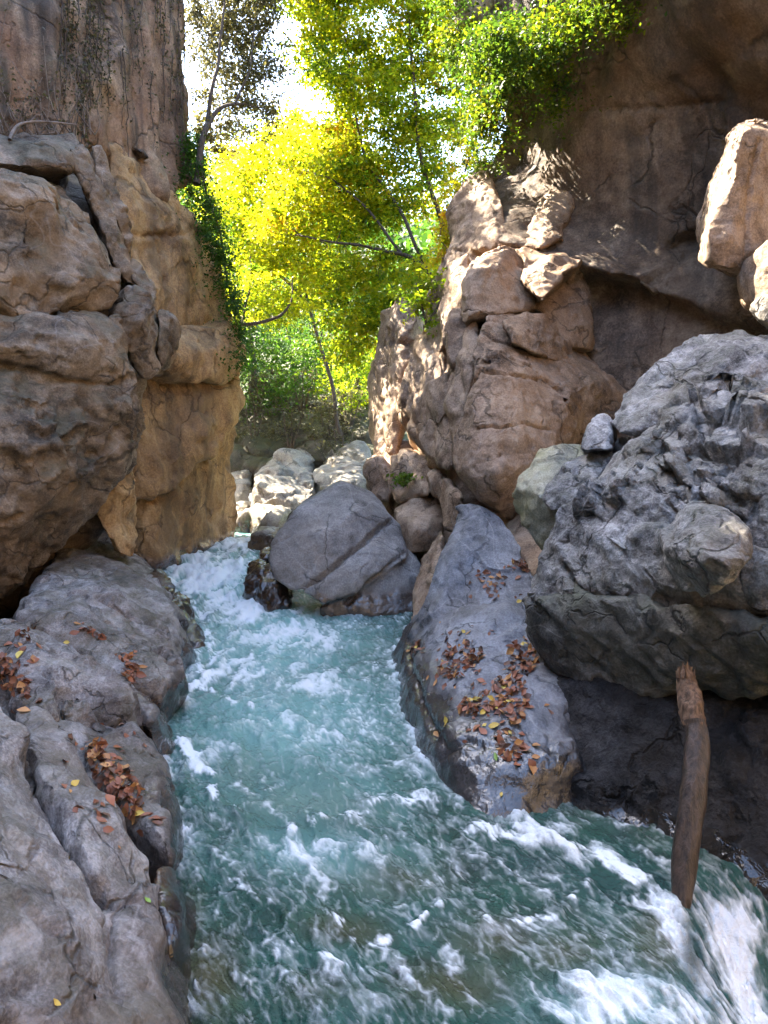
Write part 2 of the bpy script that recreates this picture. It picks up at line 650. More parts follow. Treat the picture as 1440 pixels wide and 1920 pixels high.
M = {}
M['left_cliff'] = rock_mat('brown_grey_limestone', (.050, .038, .026), (.155, .118, .083), (.33, .265, .195), stain=(.27, .165, .075), stain_amt=.6,
                           pale=(.43, .34, .25), pale_amt=.5, vein=.25, moss=(.085, .085, .05), moss_amt=.5, grain=(1, 1, 1.6))
M['golden'] = rock_mat('ochre_limestone', (.17, .090, .034), (.43, .26, .11), (.60, .41, .20), scale=.7, stain=(.22, .14, .07), stain_amt=.6,
                       streak=(.085, .06, .035), streak_amt=.6, pale=(.56, .40, .21), pale_amt=.4, wet=.45, chip=.35)
M['upper'] = rock_mat('weathered_upper_limestone', (.075, .046, .028), (.21, .14, .085), (.40, .29, .19), scale=.7, stain=(.25, .125, .06), stain_amt=.5,
                      streak=(.045, .034, .024), streak_amt=.9, moss=(.075, .075, .03), moss_amt=.45)
M['left_bank'] = rock_mat('grey_violet_bank_rock', (.064, .056, .053), (.200, .183, .175), (.46, .435, .42), scale=1.5, stain=(.16, .12, .09), stain_amt=.45,
                          pale=(.48, .45, .435), pale_amt=.55, vein=.3, moss=(.15, .135, .08), moss_amt=.3, wet=.44, wetcol=.25, bump=.7, grain=(1.3, .7, 1.4), grain_rot=(.2, .1, .5))
M['wet_brown'] = rock_mat('wet_brown_rock', (.03, .018, .010), (.085, .050, .028), (.15, .095, .055), scale=1.5, wet=.6, rough=.45)
M['slab'] = rock_mat('blue_grey_slab', (.075, .080, .094), (.165, .172, .195), (.30, .31, .335), scale=1.1, stain=(.22, .195, .17), stain_amt=.4,
                     pale=(.34, .345, .365), pale_amt=.45, vein=.35, wet=.52, wetcol=.2, wettint=.2, bump=.5, chip=.2, grain=(1.6, .6, 1.2), grain_rot=(0, 0, .25))
M['boulder_r'] = rock_mat('slate_grey_boulder', (.055, .053, .054), (.21, .205, .203), (.50, .485, .475), scale=1.2, stain=(.15, .125, .095), stain_amt=.55,
                          chip=1.0, pale=(.50, .485, .475), pale_amt=.5, vein=.4, moss=(.11, .11, .055), moss_amt=.25, wet=.15, bump=.8, grain=(1.4, .8, 1.2), grain_rot=(.3, .5, 0))
M['boulder_low'] = rock_mat('shaded_damp_boulder_foot', (.035, .034, .032), (.115, .112, .105), (.27, .262, .25), scale=1.2, stain=(.10, .088, .06), stain_amt=.5, vein=.3, moss=(.075, .085, .045), moss_amt=.35, bump=.8, grain=(1.4, .8, 1.2), grain_rot=(.3, .5, 0))  # damp, stained rock; shade of its downward face also put into the colour
M['undercut_shade'] = rock_mat('shade_dark_wet_rock', (.009, .009, .010), (.028, .0275, .030), (.075, .073, .078), scale=1.2, stain=(.016, .013, .010), stain_amt=.5, vein=.0, wet=.10, rough=.6, bump=1.0, spec=.25, chip=.9)  # wet rock; shade under the overhang is put into its very dark colour
M['lichen'] = rock_mat('lichen_crusted_rock', (.11, .10, .08), (.28, .26, .20), (.46, .43, .35), scale=1.3, stain=(.36, .33, .14), stain_amt=.5, moss=(.24, .24, .10), moss_amt=.2)
M['right_cliff'] = rock_mat('pink_brown_limestone', (.12, .076, .046), (.33, .222, .142), (.52, .38, .26), scale=1.0, stain=(.27, .165, .095), stain_amt=.5,
                            pale=(.48, .36, .275), pale_amt=.4, vein=.2)
M['right_wall'] = rock_mat('dark_brown_smooth_wall', (.060, .042, .029), (.165, .115, .08), (.33, .24, .17), scale=.7, stain=(.18, .10, .048), stain_amt=.5,
                           streak=(.042, .034, .027), streak_amt=.6, pale=(.40, .30, .21), pale_amt=.45, chip=.3)
M['mid_boulder'] = rock_mat('smooth_grey_boulder', (.115, .105, .098), (.215, .20, .19), (.34, .32, .30), scale=1.0, stain=(.25, .205, .16), stain_amt=.4,
                            vein=.3, wet=.4, bump=.4, chip=.15, grain=(1, 1, 1.2))
M['far_ledge'] = rock_mat('pale_limestone_ledge', (.09, .08, .065), (.20, .18, .145), (.33, .30, .24), scale=.8, stain=(.36, .29, .21), stain_amt=.4, wet=.7)
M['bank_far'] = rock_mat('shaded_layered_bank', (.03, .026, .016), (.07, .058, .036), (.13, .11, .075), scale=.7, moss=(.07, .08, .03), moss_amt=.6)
M['bark'] = plain_mat('bark', (.035, .026, .02), (.12, .09, .068), 14, .85, .6, (3, 3, .6))
M['twig'] = plain_mat('dry_twig', (.10, .075, .055), (.24, .19, .15), 10, .8)

# ================================================================== the setting: rock walls of the gorge
cliff_l = tag(empty('cliff', (-5.5, 13.5, -0.5)), 'tall ochre and grey cliff with stacked ledges rising from the river beside the leafy bank rocks', kind='structure')
ML, LF = M['left_cliff'], frame(.25, .4)
KW = dict(parent=cliff_l, voxel=.04, rot=LF)
o = rock('face_block', [blk([(-250, 300, 9.6), (0, 285, 10.4), (60, 292, 10.8), (115, 335, 11.0), (150, 420, 11.2), (180, 470, 11.3), (222, 520, 11.4), (227, 562, 11.3),
                         (130, 604, 10.9), (0, 612, 10.4), (-250, 618, 9.4), (70, 370, 10.45), (130, 495, 10.7), (60, 590, 10.4), (-100, 450, 9.6)], 2.0)],
     ML, facets=((.07, .8), (.05, 2.6)), bumps=((.05, 1.2, 4), (.02, 6, 4)), cracks=[([(0, 490), (60, 480), (140, 487), (215, 500)], .02, .05), ([(100, 330), (125, 400), (185, 480)], .03, .06)], **KW)
rock('ledge_block', [blk([(-250, 235, 10.4), (-250, 290, 10.2), (0, 268, 11.2), (70, 270, 11.4), (128, 290, 11.4), (128, 318, 11.3), (0, 300, 10.9), (60, 310, 11.2), (150, 258, 12.4), (0, 246, 12.0)], 2.2)],
     ML, facets=((.06, 1.2), (.04, 3.2)), **KW)
for pts in (
    [(135, 275, 11.6), (165, 275, 11.9), (185, 320, 11.9), (215, 400, 12.0), (240, 470, 12.1), (262, 540, 12.2), (232, 520, 12.0), (208, 470, 11.8), (172, 380, 11.7), (142, 320, 11.6)],
    [(168, 272, 12.2), (190, 276, 12.3), (212, 330, 12.4), (247, 430, 12.5), (243, 460, 12.5), (247, 500, 12.6), (222, 420, 12.3), (182, 340, 12.1)],
    [(245, 480, 12.3), (270, 500, 12.5), (296, 545, 12.6), (290, 562, 12.3), (262, 560, 12.2), (243, 530, 12.1)],
    [(205, 578, 11.3), (228, 545, 11.5), (276, 537, 11.6), (290, 580, 11.8), (300, 620, 11.8), (300, 688, 11.8), (260, 712, 11.6), (235, 640, 11.3), (265, 600, 11.25)],
    [(292, 580, 12.0), (320, 578, 12.3), (338, 605, 12.5), (335, 645, 12.5), (315, 690, 12.4), (298, 690, 12.0), (295, 640, 11.9)],
    [(205, 585, 11.1), (228, 590, 11.3), (238, 635, 11.3), (232, 665, 11.2), (212, 640, 11.1)],
):
    rock('rock_block', [blk(pts, 1.2)], ML, facets=((.07, 2.0), (.035, 5.0)), bumps=((.04, 2, 4),), **{**KW, 'voxel': .03})
rock('lower_face', [
    blk([(-250, 610, 9.0), (0, 604, 10.1), (130, 597, 10.6), (205, 580, 11.0), (232, 640, 11.1), (240, 700, 11.2), (210, 722, 11.0), (120, 712, 10.5), (0, 680, 9.9), (-250, 668, 8.9), (120, 655, 10.15), (30, 645, 9.65)], 2.0),
    blk([(-250, 680, 8.9), (0, 688, 9.9), (120, 708, 10.5), (200, 716, 11.0), (262, 710, 11.5), (274, 760, 11.6), (265, 820, 11.7), (252, 872, 11.8), (190, 955, 11.6), (165, 967, 11.4),
         (60, 1068, 10.6), (0, 1140, 10.2), (-250, 1260, 9.3), (100, 850, 9.85), (10, 980, 9.5), (205, 850, 10.95), (-100, 850, 8.85), (60, 760, 9.85)], 2.5)],
     ML, facets=((.06, .9), (.04, 2.2), (.02, 5)), bumps=((.06, 1.0, 4), (.03, 5, 4)), pit=(.20, 1.3), rough=(.14, 2.2, .0), flat=((1.0, .6, .25), (2.6, .6, .35), (6, .5, .4)), **KW,
     cracks=[([(0, 683), (60, 695), (120, 713), (210, 722), (240, 708)], .03, .16), ([(240, 700), (262, 712)], .03, .14), ([(0, 880), (80, 860), (170, 870)], .025, .06), ([(60, 760), (100, 830), (90, 920)], .02, .06),
             ([(130, 650), (180, 640), (225, 650)], .015, .05), ([(150, 760), (210, 800), (255, 830)], .02, .07)])
rock('buttress', [blk([(195, 905, 12.2), (235, 870, 12.4), (255, 890, 12.6), (252, 980, 12.4), (252, 1045, 12.2), (228, 1032, 12.0), (205, 985, 12.0), (180, 960, 11.9)], 1.2)],
     M['golden'], facets=((.06, 1.5), (.03, 4)), **{**KW, 'voxel': .03})
rock('core', [blk([(250, 560, 15.2), (330, 640, 16.2), (330, 800, 16.4), (240, 1040, 15.6), (230, 800, 15.2)], 3.0)], M['golden'], **{**KW, 'voxel': .14})
rock('core', [blk([(-300, 255, 12.6), (190, 280, 13.4), (240, 520, 13.3), (296, 650, 13.2), (262, 850, 13.0), (200, 990, 12.8), (100, 1150, 12), (-300, 1250, 11.5)], 3.0)], ML, **{**KW, 'voxel': .14})
# the ochre wall behind
GF = frame(.1, -.2)
KG = dict(parent=cliff_l, voxel=.05, rot=GF, smooth=2, soften=.8, warp=(.16, .6), flat=((1.0, .6, .28), (2.6, .55, .35), (6, .4, .4)))
rock('ochre_wall', [blk([(195, 255, 15.0), (330, 355, 16.8), (385, 420, 17.8), (420, 500, 18.4), (440, 590, 18.8), (438, 612, 18.8), (305, 690, 16.0), (250, 560, 15.0), (230, 400, 14.8)], push=(-3, .4, 0))],
     M['golden'], facets=((.09, .7), (.04, 2.0)), bumps=((.06, 1.2, 4), (.02, 5, 3)),
     cracks=[([(240, 443), (300, 440), (360, 437)], .035, .14), ([(290, 445), (310, 510), (305, 540)], .03, .10), ([(350, 350), (365, 420), (385, 520)], .03, .10)], **KG)
rock('ochre_bulge', [blk([(250, 650, 14.3), (310, 690, 15.0), (400, 628, 16.9), (440, 598, 17.8), (464, 645, 18.3), (456, 706, 18.2), (420, 720, 17.3), (345, 718, 15.6)], push=(-3, .4, 0))],
     M['golden'], facets=((.10, .9), (.05, 2.2)), bumps=((.07, 1.2, 4),), **KG)
rock('ochre_bulge', [blk([(240, 700, 15.0), (310, 690, 16.0), (420, 706, 17.9), (453, 700, 18.7), (460, 755, 18.4), (442, 800, 18.2), (400, 852, 16.9), (330, 930, 15.6), (250, 935, 14.8)], push=(-3, .4, 0))],
     M['golden'], facets=((.09, .7), (.04, 2.2)), bumps=((.08, 1.0, 4),), **KG)
rock('ochre_foot', [blk([(250, 862, 15.3), (330, 862, 16.7), (400, 812, 18.0), (442, 797, 19.1), (438, 870, 19.2), (428, 960, 19.4), (424, 1012, 19.2), (380, 1030, 18.2), (262, 1052, 15.8), (250, 1000, 15.2), (300, 960, 15.4)], push=(-3, .4, 0), down=-.6)],
     M['golden'], facets=((.10, .7), (.05, 2.0)), bumps=((.09, 1.0, 4), (.03, 4, 3)), **KG)
# the wall above the ledge, runs on above the picture
rock('upper_wall', [blk([(-400, -700, 12.0), (-400, -1000, 12.0), (0, -900, 14.0), (150, -720, 15.6), (235, -440, 16.5), (300, -160, 17.0), (346, -30, 17.5), (352, 0, 17.5), (361, 150, 17.6), (368, 250, 17.6), (378, 345, 17.6), (350, 375, 17.0), (240, 335, 15.2), (170, 270, 14.2), (-400, 250, 12.0)], push=(-4, .6, 0))],
     M['upper'], parent=cliff_l, keep='upper', voxel=.075, flat=((.4, .5, .1), (1.2, .4, .1)), facets=((.15, .45), (.06, 1.6)), flute=(.26, 1.7), bumps=((.06, 2, 4),), warp=(.3, .3))  # unseen skyline shaped to shade the foreground and let sun patches past

# ------------------------------------------------------------------ right wall
cliff_r = tag(empty('cliff', (4.5, 14.0, -0.5)), 'pinkish brown cliff with a huge smooth hollow wall and a slanting ledge, overhung by green creepers', kind='structure')
MR, MW = M['right_cliff'], M['right_wall']
RF = frame(-.3, .5)
KR = dict(parent=cliff_r, voxel=.035, rot=RF)
rock('hollow_wall', [], MW, lofts=[([
    [(790, -700, 14.5), (1000, -700, 12.0), (1150, -700, 10.5), (1300, -700, 9.0), (1440, -700, 8.0), (1900, -700, 6.0)],
    [(800, -200, 14.6), (960, -200, 13.2), (1120, -200, 11.4), (1280, -200, 10.2), (1440, -200, 9.3), (1900, -200, 7.2)],
    [(838, 60, 14.8), (960, 60, 14.0), (1110, 60, 12.6), (1270, 60, 11.4), (1440, 60, 10.4), (1900, 60, 8.0)],
    [(908, 200, 15.3), (985, 200, 15.3), (1080, 200, 13.8), (1250, 200, 12.5), (1440, 200, 11.4), (1900, 200, 8.8)],
    [(880, 340, 15.6), (970, 330, 15.4), (1072, 340, 14.2), (1250, 350, 13.0), (1440, 360, 12.0), (1900, 380, 9.2)],
    [(845, 425, 15.4), (950, 425, 14.2), (1060, 445, 13.9), (1250, 480, 13.0), (1440, 520, 12.0), (1900, 580, 9.2)],
    [(832, 452, 15.3), (945, 455, 13.8), (1050, 485, 13.4), (1240, 540, 12.6), (1440, 605, 11.6), (1900, 720, 9.0)],
    [(832, 478, 15.4), (1000, 497, 14.4), (1060, 520, 14.1), (1240, 572, 13.3), (1440, 645, 12.3), (1900, 760, 9.6)],
    [(842, 640, 14.5), (1000, 640, 14.3), (1090, 650, 13.9), (1240, 720, 12.9), (1440, 800, 11.8), (1900, 900, 9.3)],
    [(850, 820, 14.3), (1000, 820, 13.9), (1100, 820, 13.6), (1240, 850, 12.7), (1440, 900, 11.7), (1900, 980, 9.2)],
    [(858, 1060, 14.0), (1000, 1060, 13.5), (1100, 1060, 13.2), (1240, 1060, 12.5), (1440, 1060, 11.5), (1900, 1060, 9.0)]], 36, 72, (3.0, 1.5, 0))],
     **{**KR, 'voxel': .075}, flat=((.35, .45, .06), (1.1, .35, .06)), facets=((.10, .5), (.035, 1.8)), bumps=((.08, .7, 4), (.03, 4, 4)), warp=(.25, .4), flute=(.06, 1.2),
     cracks=[([(1060, 210), (1120, 205), (1240, 200), (1350, 190)], .03, .09), ([(1360, 185), (1250, 215), (1200, 260)], .025, .07), ([(1120, 50), (1140, 90), (1110, 150)], .04, .10)])
for pts, mt in (
    ([(1392, 224, 10.6), (1400, 240, 9.9), (1440, 248, 10.3), (1600, 262, 10.6), (1600, 480, 10.5), (1400, 484, 9.8), (1370, 498, 9.7), (1322, 488, 9.9), (1311, 490, 10.5), (1309, 440, 10.6), (1325, 350, 10.7), (1353, 290, 10.7), (1340, 370, 9.9), (1372, 290, 9.85), (1325, 440, 9.8)], MR),
    ([(1385, 540, 9.9), (1400, 495, 9.8), (1440, 452, 9.4), (1600, 420, 8.6), (1600, 600, 8.6), (1440, 577, 9.4), (1395, 562, 9.7)], MR),
    ([(1408, 572, 9.4), (1440, 548, 9.2), (1560, 540, 8.6), (1560, 620, 8.6), (1440, 608, 9.2)], M['boulder_r']),
):
    rock('hanging_block', [blk(pts, 1.6, .9)], mt, **{**KR, 'voxel': .03}, facets=((.03, 1.4), (.02, 3.5)), flat=((.8, .7, .12), (2.4, .6, .2), (6, .5, .3)), cracks=[([(1425, 260), (1405, 350), (1400, 440), (1398, 485)], .02, .08)])
rock('ledge_shelf', [blk([(962, 466, 13.5), (1000, 462, 13.5), (1045, 472, 13.4), (1094, 488, 13.2), (1060, 510, 12.8), (1016, 558, 12.3), (1000, 548, 12.45), (978, 505, 12.9), (1040, 500, 12.9)], 1.6)], MR, **KR, facets=((.03, 2),), warp=(.06, .8))
# the fractured middle spur
rock('spur_block', [
    blk([(897, 692, 11.6), (940, 658, 11.9), (1010, 682, 12.2), (1060, 742, 12.3), (1090, 800, 12.2), (1090, 832, 12.0), (1050, 850, 11.5), (1000, 862, 11.3), (985, 930, 11.3), (962, 985, 11.5),
         (905, 945, 11.3), (862, 885, 11.5), (852, 850, 11.8), (876, 740, 11.6), (930, 880, 10.9), (975, 730, 11.55), (890, 860, 11.05), (985, 860, 11.2)], 2.2),
    blk([(900, 600, 12.6), (905, 577, 12.8), (960, 574, 13.0), (1010, 612, 13.0), (1080, 642, 13.2), (1130, 690, 13.3), (1186, 744, 13.3), (1150, 790, 13.0), (1090, 840, 12.6), (1060, 760, 12.35), (1000, 690, 12.3),
         (930, 662, 12.1), (885, 690, 12.1)], 2.2)],
     MR, **{**KR, 'voxel': .03}, warp=(.05, .8), flat=((.6, .7, .10), (2.2, .6, .16), (6, .5, .3)), facets=((.03, 2.5),), bumps=((.02, 3, 4), (.015, 8, 3)),
     cracks=[([(895, 802), (940, 800), (980, 795), (1040, 806)], .018, .14), ([(878, 735), (900, 695), (945, 700), (1010, 712)], .022, .14), ([(935, 855), (960, 838), (1010, 838)], .016, .10),
             ([(940, 855), (938, 840)], .015, .05), ([(1002, 758), (1040, 776)], .012, .06), ([(905, 690), (940, 660), (1000, 690), (1060, 745), (1092, 820)], .02, .16),
             ([(1052, 690), (1060, 735), (1090, 765)], .016, .12), ([(900, 620), (935, 640), (960, 650), (1030, 665), (1080, 690), (1120, 750)], .018, .12),
             ([(900, 770), (960, 765)], .01, .04), ([(960, 800), (972, 850)], .01, .05), ([(915, 600), (955, 607), (1000, 620)], .014, .08)])
rock('spur_block', [blk([(942, 602, 12.4), (990, 582, 12.7), (1040, 602, 12.9), (1075, 650, 13.0), (1080, 692, 12.9), (1010, 664, 12.3), (960, 642, 12.0), (960, 618, 12.1)], 1.0)],
     MR, facets=((.03, 3),), warp=(.05, .8), **{**KR, 'voxel': .028})
rock('spur_head', [
    blk([(836, 400, 15.4), (866, 340, 15.6), (905, 295, 15.4), (940, 372, 14.5), (950, 445, 13.8), (905, 470, 13.9), (848, 470, 15.0)], 1.6),
    blk([(925, 425, 14.6), (985, 395, 14.9), (1040, 378, 14.6), (1054, 440, 13.6), (1010, 464, 13.4), (945, 464, 13.8)], 1.6),
    blk([(960, 452, 14.0), (1000, 398, 14.9), (1050, 318, 15.1), (1074, 298, 14.9), (1080, 370, 14.2), (1058, 442, 13.6), (1015, 464, 13.4)], 1.6),
    blk([(966, 466, 14.8), (1040, 470, 15.0), (1092, 488, 14.6), (1052, 505, 13.7), (1014, 552, 13.0), (1000, 542, 13.3), (980, 500, 14.0)], 1.4),
    blk([(866, 515, 13.0), (890, 490, 13.2), (945, 456, 13.4), (978, 470, 13.6), (1014, 545, 13.4), (1005, 575, 13.1), (950, 590, 12.8), (900, 590, 12.6), (870, 605, 12.75), (905, 505, 12.85)], 1.8),
    blk([(1004, 545, 13.3), (1050, 498, 13.8), (1090, 493, 13.8), (1110, 560, 13.5), (1110, 660, 13.3), (1060, 650, 12.95), (1010, 605, 12.9)], 1.8),
    blk([(830, 470, 15.0), (880, 440, 14.6), (960, 440, 14.4), (1060, 450, 14.3), (1090, 560, 13.9), (1040, 620, 13.6), (900, 610, 13.4), (840, 600, 14.4)], 1.8)],
     MR, **{**KR, 'voxel': .034}, warp=(.06, .8), facets=((.03, 2.0), (.03, 5)), bumps=((.03, 3, 4),), flat=((1.6, .55, .22), (4.5, .55, .35)),
     cracks=[([(845, 468), (905, 474), (950, 462), (1015, 466)], .025, .10), ([(1010, 470), (1005, 540), (1012, 600)], .025, .14), ([(880, 500), (930, 462), (975, 470)], .02, .08)])
rock('core', [blk([(800, 600, 15.4), (850, 470, 14.8), (1010, 480, 14.6), (1100, 640, 13.9), (1150, 800, 13.5), (1000, 960, 12.9), (860, 960, 13.0), (760, 840, 15.3)], 2.0)], MR, **{**KR, 'voxel': .10})
rock('core', [blk([(700, 860, 16.4), (740, 830, 16.4), (830, 850, 14.9), (850, 950, 13.9), (850, 1010, 13.6), (740, 960, 15.6), (695, 930, 16.2)], 2.0, down=-.6)], MR, **{**KR, 'voxel': .10})
for pts in (
    [(880, 605, 13.0), (907, 615, 12.9), (892, 680, 12.35), (855, 860, 12.3), (838, 790, 12.6), (850, 720, 12.7), (842, 665, 13.0)],
    [(832, 605, 13.4), (850, 575, 13.5), (885, 592, 13.3), (888, 640, 13.1), (870, 690, 12.9), (845, 680, 13.0)],
    [(780, 628, 15.2), (815, 602, 15.0), (826, 690, 14.5), (826, 800, 13.7), (850, 865, 12.9), (838, 885, 13.0), (795, 852, 14.2), (757, 812, 15.0), (752, 760, 15.3), (770, 690, 15.3)],
    [(800, 722, 14.0), (840, 692, 13.4), (847, 760, 13.2), (815, 795, 13.5), (797, 770, 13.8)],
    [(848, 482, 14.2), (880, 472, 14.0), (880, 560, 13.6), (850, 602, 13.8), (826, 660, 14.2), (824, 600, 14.4), (835, 540, 14.4)],
    [(800, 560, 15.2), (835, 480, 14.9), (840, 600, 14.4), (830, 720, 14.2), (800, 640, 14.9)],
):
    rock('flank_block', [blk(pts, 1.6)], MR, **KR, facets=((.10, 1.2), (.05, 3)), bumps=((.04, 2.0, 4),), flat=((1.2, .75, .25), (3.0, .7, .35), (7, .5, .4)), aniso=(1, 1, 2.4))
KC = dict(parent=cliff_r, voxel=.05, rot=RF)
for pts in (
    [(722, 602, 17.0), (735, 565, 17.2), (775, 560, 16.9), (778, 590, 16.8), (787, 640, 16.5), (778, 720, 16.2), (752, 800, 16.2), (742, 855, 16.2), (715, 810, 16.9), (712, 700, 17.0)],
    [(712, 650, 17.4), (728, 640, 17.1), (728, 760, 16.9), (722, 830, 16.8), (735, 880, 16.4), (705, 850, 16.9), (693, 790, 17.3), (698, 720, 17.5)],
):
    rock('pillar', [blk(pts, 2.0)], MR, **KC, facets=((.09, .9), (.05, 2.4)), flute=(.10, 1.6), cracks=[([(728, 640), (780, 650)], .03, .1), ([(715, 712), (728, 710)], .02, .08)])
for pts in (
    [(690, 862, 15.8), (715, 852, 15.8), (735, 880, 15.3), (730, 945, 15.2), (700, 932, 15.6), (688, 895, 15.8)],
    [(735, 852, 15.1), (770, 840, 14.9), (800, 852, 14.5), (820, 890, 14.1), (800, 935, 14.0), (760, 945, 14.5), (730, 940, 14.9)],
    [(800, 882, 14.0), (830, 885, 13.5), (842, 940, 13.3), (812, 932, 13.8)],
    [(830, 882, 13.3), (868, 930, 12.5), (852, 1000, 12.5), (832, 992, 12.9), (836, 940, 13.1)],
    [(832, 1000, 11.75), (840, 1060, 11.2), (815, 1120, 10.9), (785, 1150, 10.9), (768, 1167, 11.0), (775, 1130, 11.4), (800, 1050, 11.9), (825, 1010, 12.0)],
):
    rock('foot_block', [blk(pts, 1.2)], MR, **KC, facets=((.08, 1.8), (.05, 4)), bumps=((.06, 2.5, 4),))
rock('core', [blk([(850, 930, 13.4), (1000, 900, 13.0), (1050, 1000, 12.6), (1000, 1100, 12.0), (850, 1100, 12.6)], 2.0, down=-1)], MR, **{**KC, 'voxel': .12})

rock('core', [blk([(885, 975, 12.2), (1000, 1000, 11.2), (1045, 1090, 9.8), (1065, 1250, 8.4), (1110, 1100, 8.8), (1065, 950, 11.0)], 2.5, down=-1)], MR, **{**KC, 'voxel': .12})

# ------------------------------------------------------------------ far end of the gorge
FARM = M['far_ledge']
KF = dict(voxel=.08, flat=((.5, .8, .25), (1.2, .7, .35), (3, .5, .3)), facets=((.10, .8), (.06, 2.0)), bumps=((.06, 1.0, 3),), smooth=2)
far = [
    ('rock_ledge', [(470, 885, 20.5), (500, 862, 22.0), (570, 845, 24.0), (592, 870, 23.0), (597, 910, 21.0), (600, 938, 20.4), (560, 955, 20.0), (500, 950, 20.0), (475, 925, 20.2)], 'large pale ledge of cracked limestone beyond the grey boulder', 3.0),
    ('rock_ledge', [(588, 900, 21.8), (600, 852, 24.0), (650, 838, 25.0), (690, 842, 24.0), (692, 905, 20.0), (660, 925, 19.5), (612, 932, 20.4)], 'jointed pale limestone steps between far ledge and right hand pillar', 2.0),
    ('rock_ledge', [(420, 895, 23.0), (470, 880, 24.0), (476, 940, 20.7), (482, 958, 20.0), (445, 968, 20.0), (415, 965, 20.2)], 'low pale rock with greenish foot beside the small waterfall', 2.0),
    ('boulder', [(463, 967, 18.9), (480, 953, 19.3), (528, 951, 19.0), (545, 966, 18.5), (520, 984, 18.1), (472, 984, 18.2)], 'low rounded pale rock just above the small waterfall pool', 1.2),
    ('boulder', [(465, 1000, 17.6), (500, 986, 17.9), (540, 990, 17.7), (525, 1006, 17.0), (470, 1008, 17.2)], 'flat pale rock awash at water level behind the grey boulder', 1.0),
    ('rock_ledge', [(424, 955, 20.6), (470, 945, 20.8), (480, 965, 20.3), (420, 972, 20.3)], 'green stained rock lip above the small waterfall', 1.0),
]
for nm, pts, lab, t in far:
    ck = [([(520, 862), (545, 880), (560, 905), (590, 915)], .05, .2), ([(480, 880), (530, 890), (585, 885)], .05, .2), ([(620, 850), (625, 890), (640, 925)], .05, .18),
          ([(600, 885), (640, 880), (690, 870)], .05, .18), ([(660, 850), (665, 920)], .04, .15)] if nm == 'rock_ledge' else []
    tag(rock(nm, [blk(pts, t, down=-.5)], FARM, **KF, cracks=ck, strata=(.10, 1.5)), lab, 'rock')
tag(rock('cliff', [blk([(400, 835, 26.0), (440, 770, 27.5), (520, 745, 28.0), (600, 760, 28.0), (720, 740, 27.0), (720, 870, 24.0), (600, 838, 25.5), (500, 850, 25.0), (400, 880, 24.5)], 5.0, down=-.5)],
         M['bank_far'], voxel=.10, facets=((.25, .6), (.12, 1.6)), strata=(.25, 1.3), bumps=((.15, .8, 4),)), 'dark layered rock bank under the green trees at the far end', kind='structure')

# ================================================================== boulders and bank rocks
big = rock('boulder', [
    blk([(640, 903, 13.7), (700, 925, 14.0), (733, 972, 13.3), (690, 1006, 12.8), (668, 955, 12.9), (560, 950, 13.2), (512, 1015, 12.8), (501, 1050, 12.7), (515, 1085, 12.5), (548, 1108, 12.3), (575, 1101, 12.2), (640, 1051, 12.45), (600, 1000, 12.5)], 1.8),
    blk([(735, 975, 13.3), (746, 985, 13.3), (760, 1030, 13.0), (766, 1040, 12.9), (730, 1062, 12.55), (670, 1112, 12.2), (610, 1133, 12.1), (570, 1110, 12.1), (580, 1100, 12.2), (640, 1054, 12.45), (695, 1010, 12.75), (690, 1060, 12.3)], 1.8),
    blk([(765, 1037, 13.1), (790, 1060, 13.0), (796, 1090, 12.8), (790, 1148, 12.5), (700, 1150, 12.3), (600, 1140, 12.3), (670, 1114, 12.35), (722, 1068, 12.65)], 1.8, down=-.6)],
    M['mid_boulder'], voxel=.028, smooth=1, flat=((4.0, .4, .15),), warp=(.03, .8), facets=((.035, .8), (.018, 2.2)), bumps=((.03, 1.3, 4), (.006, 9, 3)), keep='mid',
    cracks=[([(733, 975), (692, 1007), (640, 1052), (600, 1085), (570, 1102), (545, 1120)], .035, .16), ([(762, 1036), (722, 1066), (672, 1112), (650, 1130)], .03, .10), ([(690, 1060), (670, 1075), (650, 1095)], .018, .03)])
tag(big, 'huge smooth grey boulder split by a slanting mossy crack in the river', 'boulder')
tag(rock('boulder', [blk([(733, 955, 14.4), (770, 936, 14.5), (822, 929, 14.4), (834, 950, 14.2), (833, 1000, 13.9), (815, 1032, 13.7), (768, 1036, 13.7), (745, 1005, 14.0), (782, 985, 13.45)], 1.4)],
         M['right_cliff'], voxel=.028, smooth=4, flat=((1.5, .5, .15), (4, .4, .2)), facets=((.03, 2.5),)), 'rounded brown boulder wedged between huge grey boulder and cliff foot', 'boulder')
wet = [
    ([(456, 1065, 13.9), (475, 1055, 14.2), (505, 1060, 14.0), (507, 1085, 13.6), (475, 1097, 13.4), (458, 1092, 13.5)], 'dark brown wet rock at left foot of the huge boulder'),
    ([(480, 1090, 13.2), (500, 1072, 13.4), (530, 1075, 13.3), (545, 1105, 12.9), (545, 1128, 12.6), (500, 1122, 12.6), (485, 1108, 12.9)], 'glossy dark rock with water spilling over it against huge boulder'),
    ([(484, 1040, 15.2), (494, 1031, 15.4), (508, 1036, 15.2), (508, 1047, 15.0), (488, 1047, 15.0)], 'small dark rock poking from rapids behind the huge boulder'),
    ([(275, 1085, 12.4), (295, 1078, 12.7), (325, 1090, 12.4), (332, 1105, 12.0), (325, 1115, 11.8), (285, 1110, 11.9)], 'black wet rock at far end of the left bank slab'),
    ([(318, 1120, 11.2), (345, 1130, 11.3), (358, 1165, 10.9), (375, 1200, 10.5), (392, 1226, 10.3), (370, 1240, 10.1), (335, 1180, 10.6)], 'rust brown wet rock along the water edge of the left slab'),
]
for pts, lab in wet:
    tag(rock('wet_rock', [blk(pts, .7, down=-.3)], M['wet_brown'], voxel=.025, facets=((.05, 2.0), (.03, 5)), smooth=4), lab, 'rock', 'wet rocks at the water line')

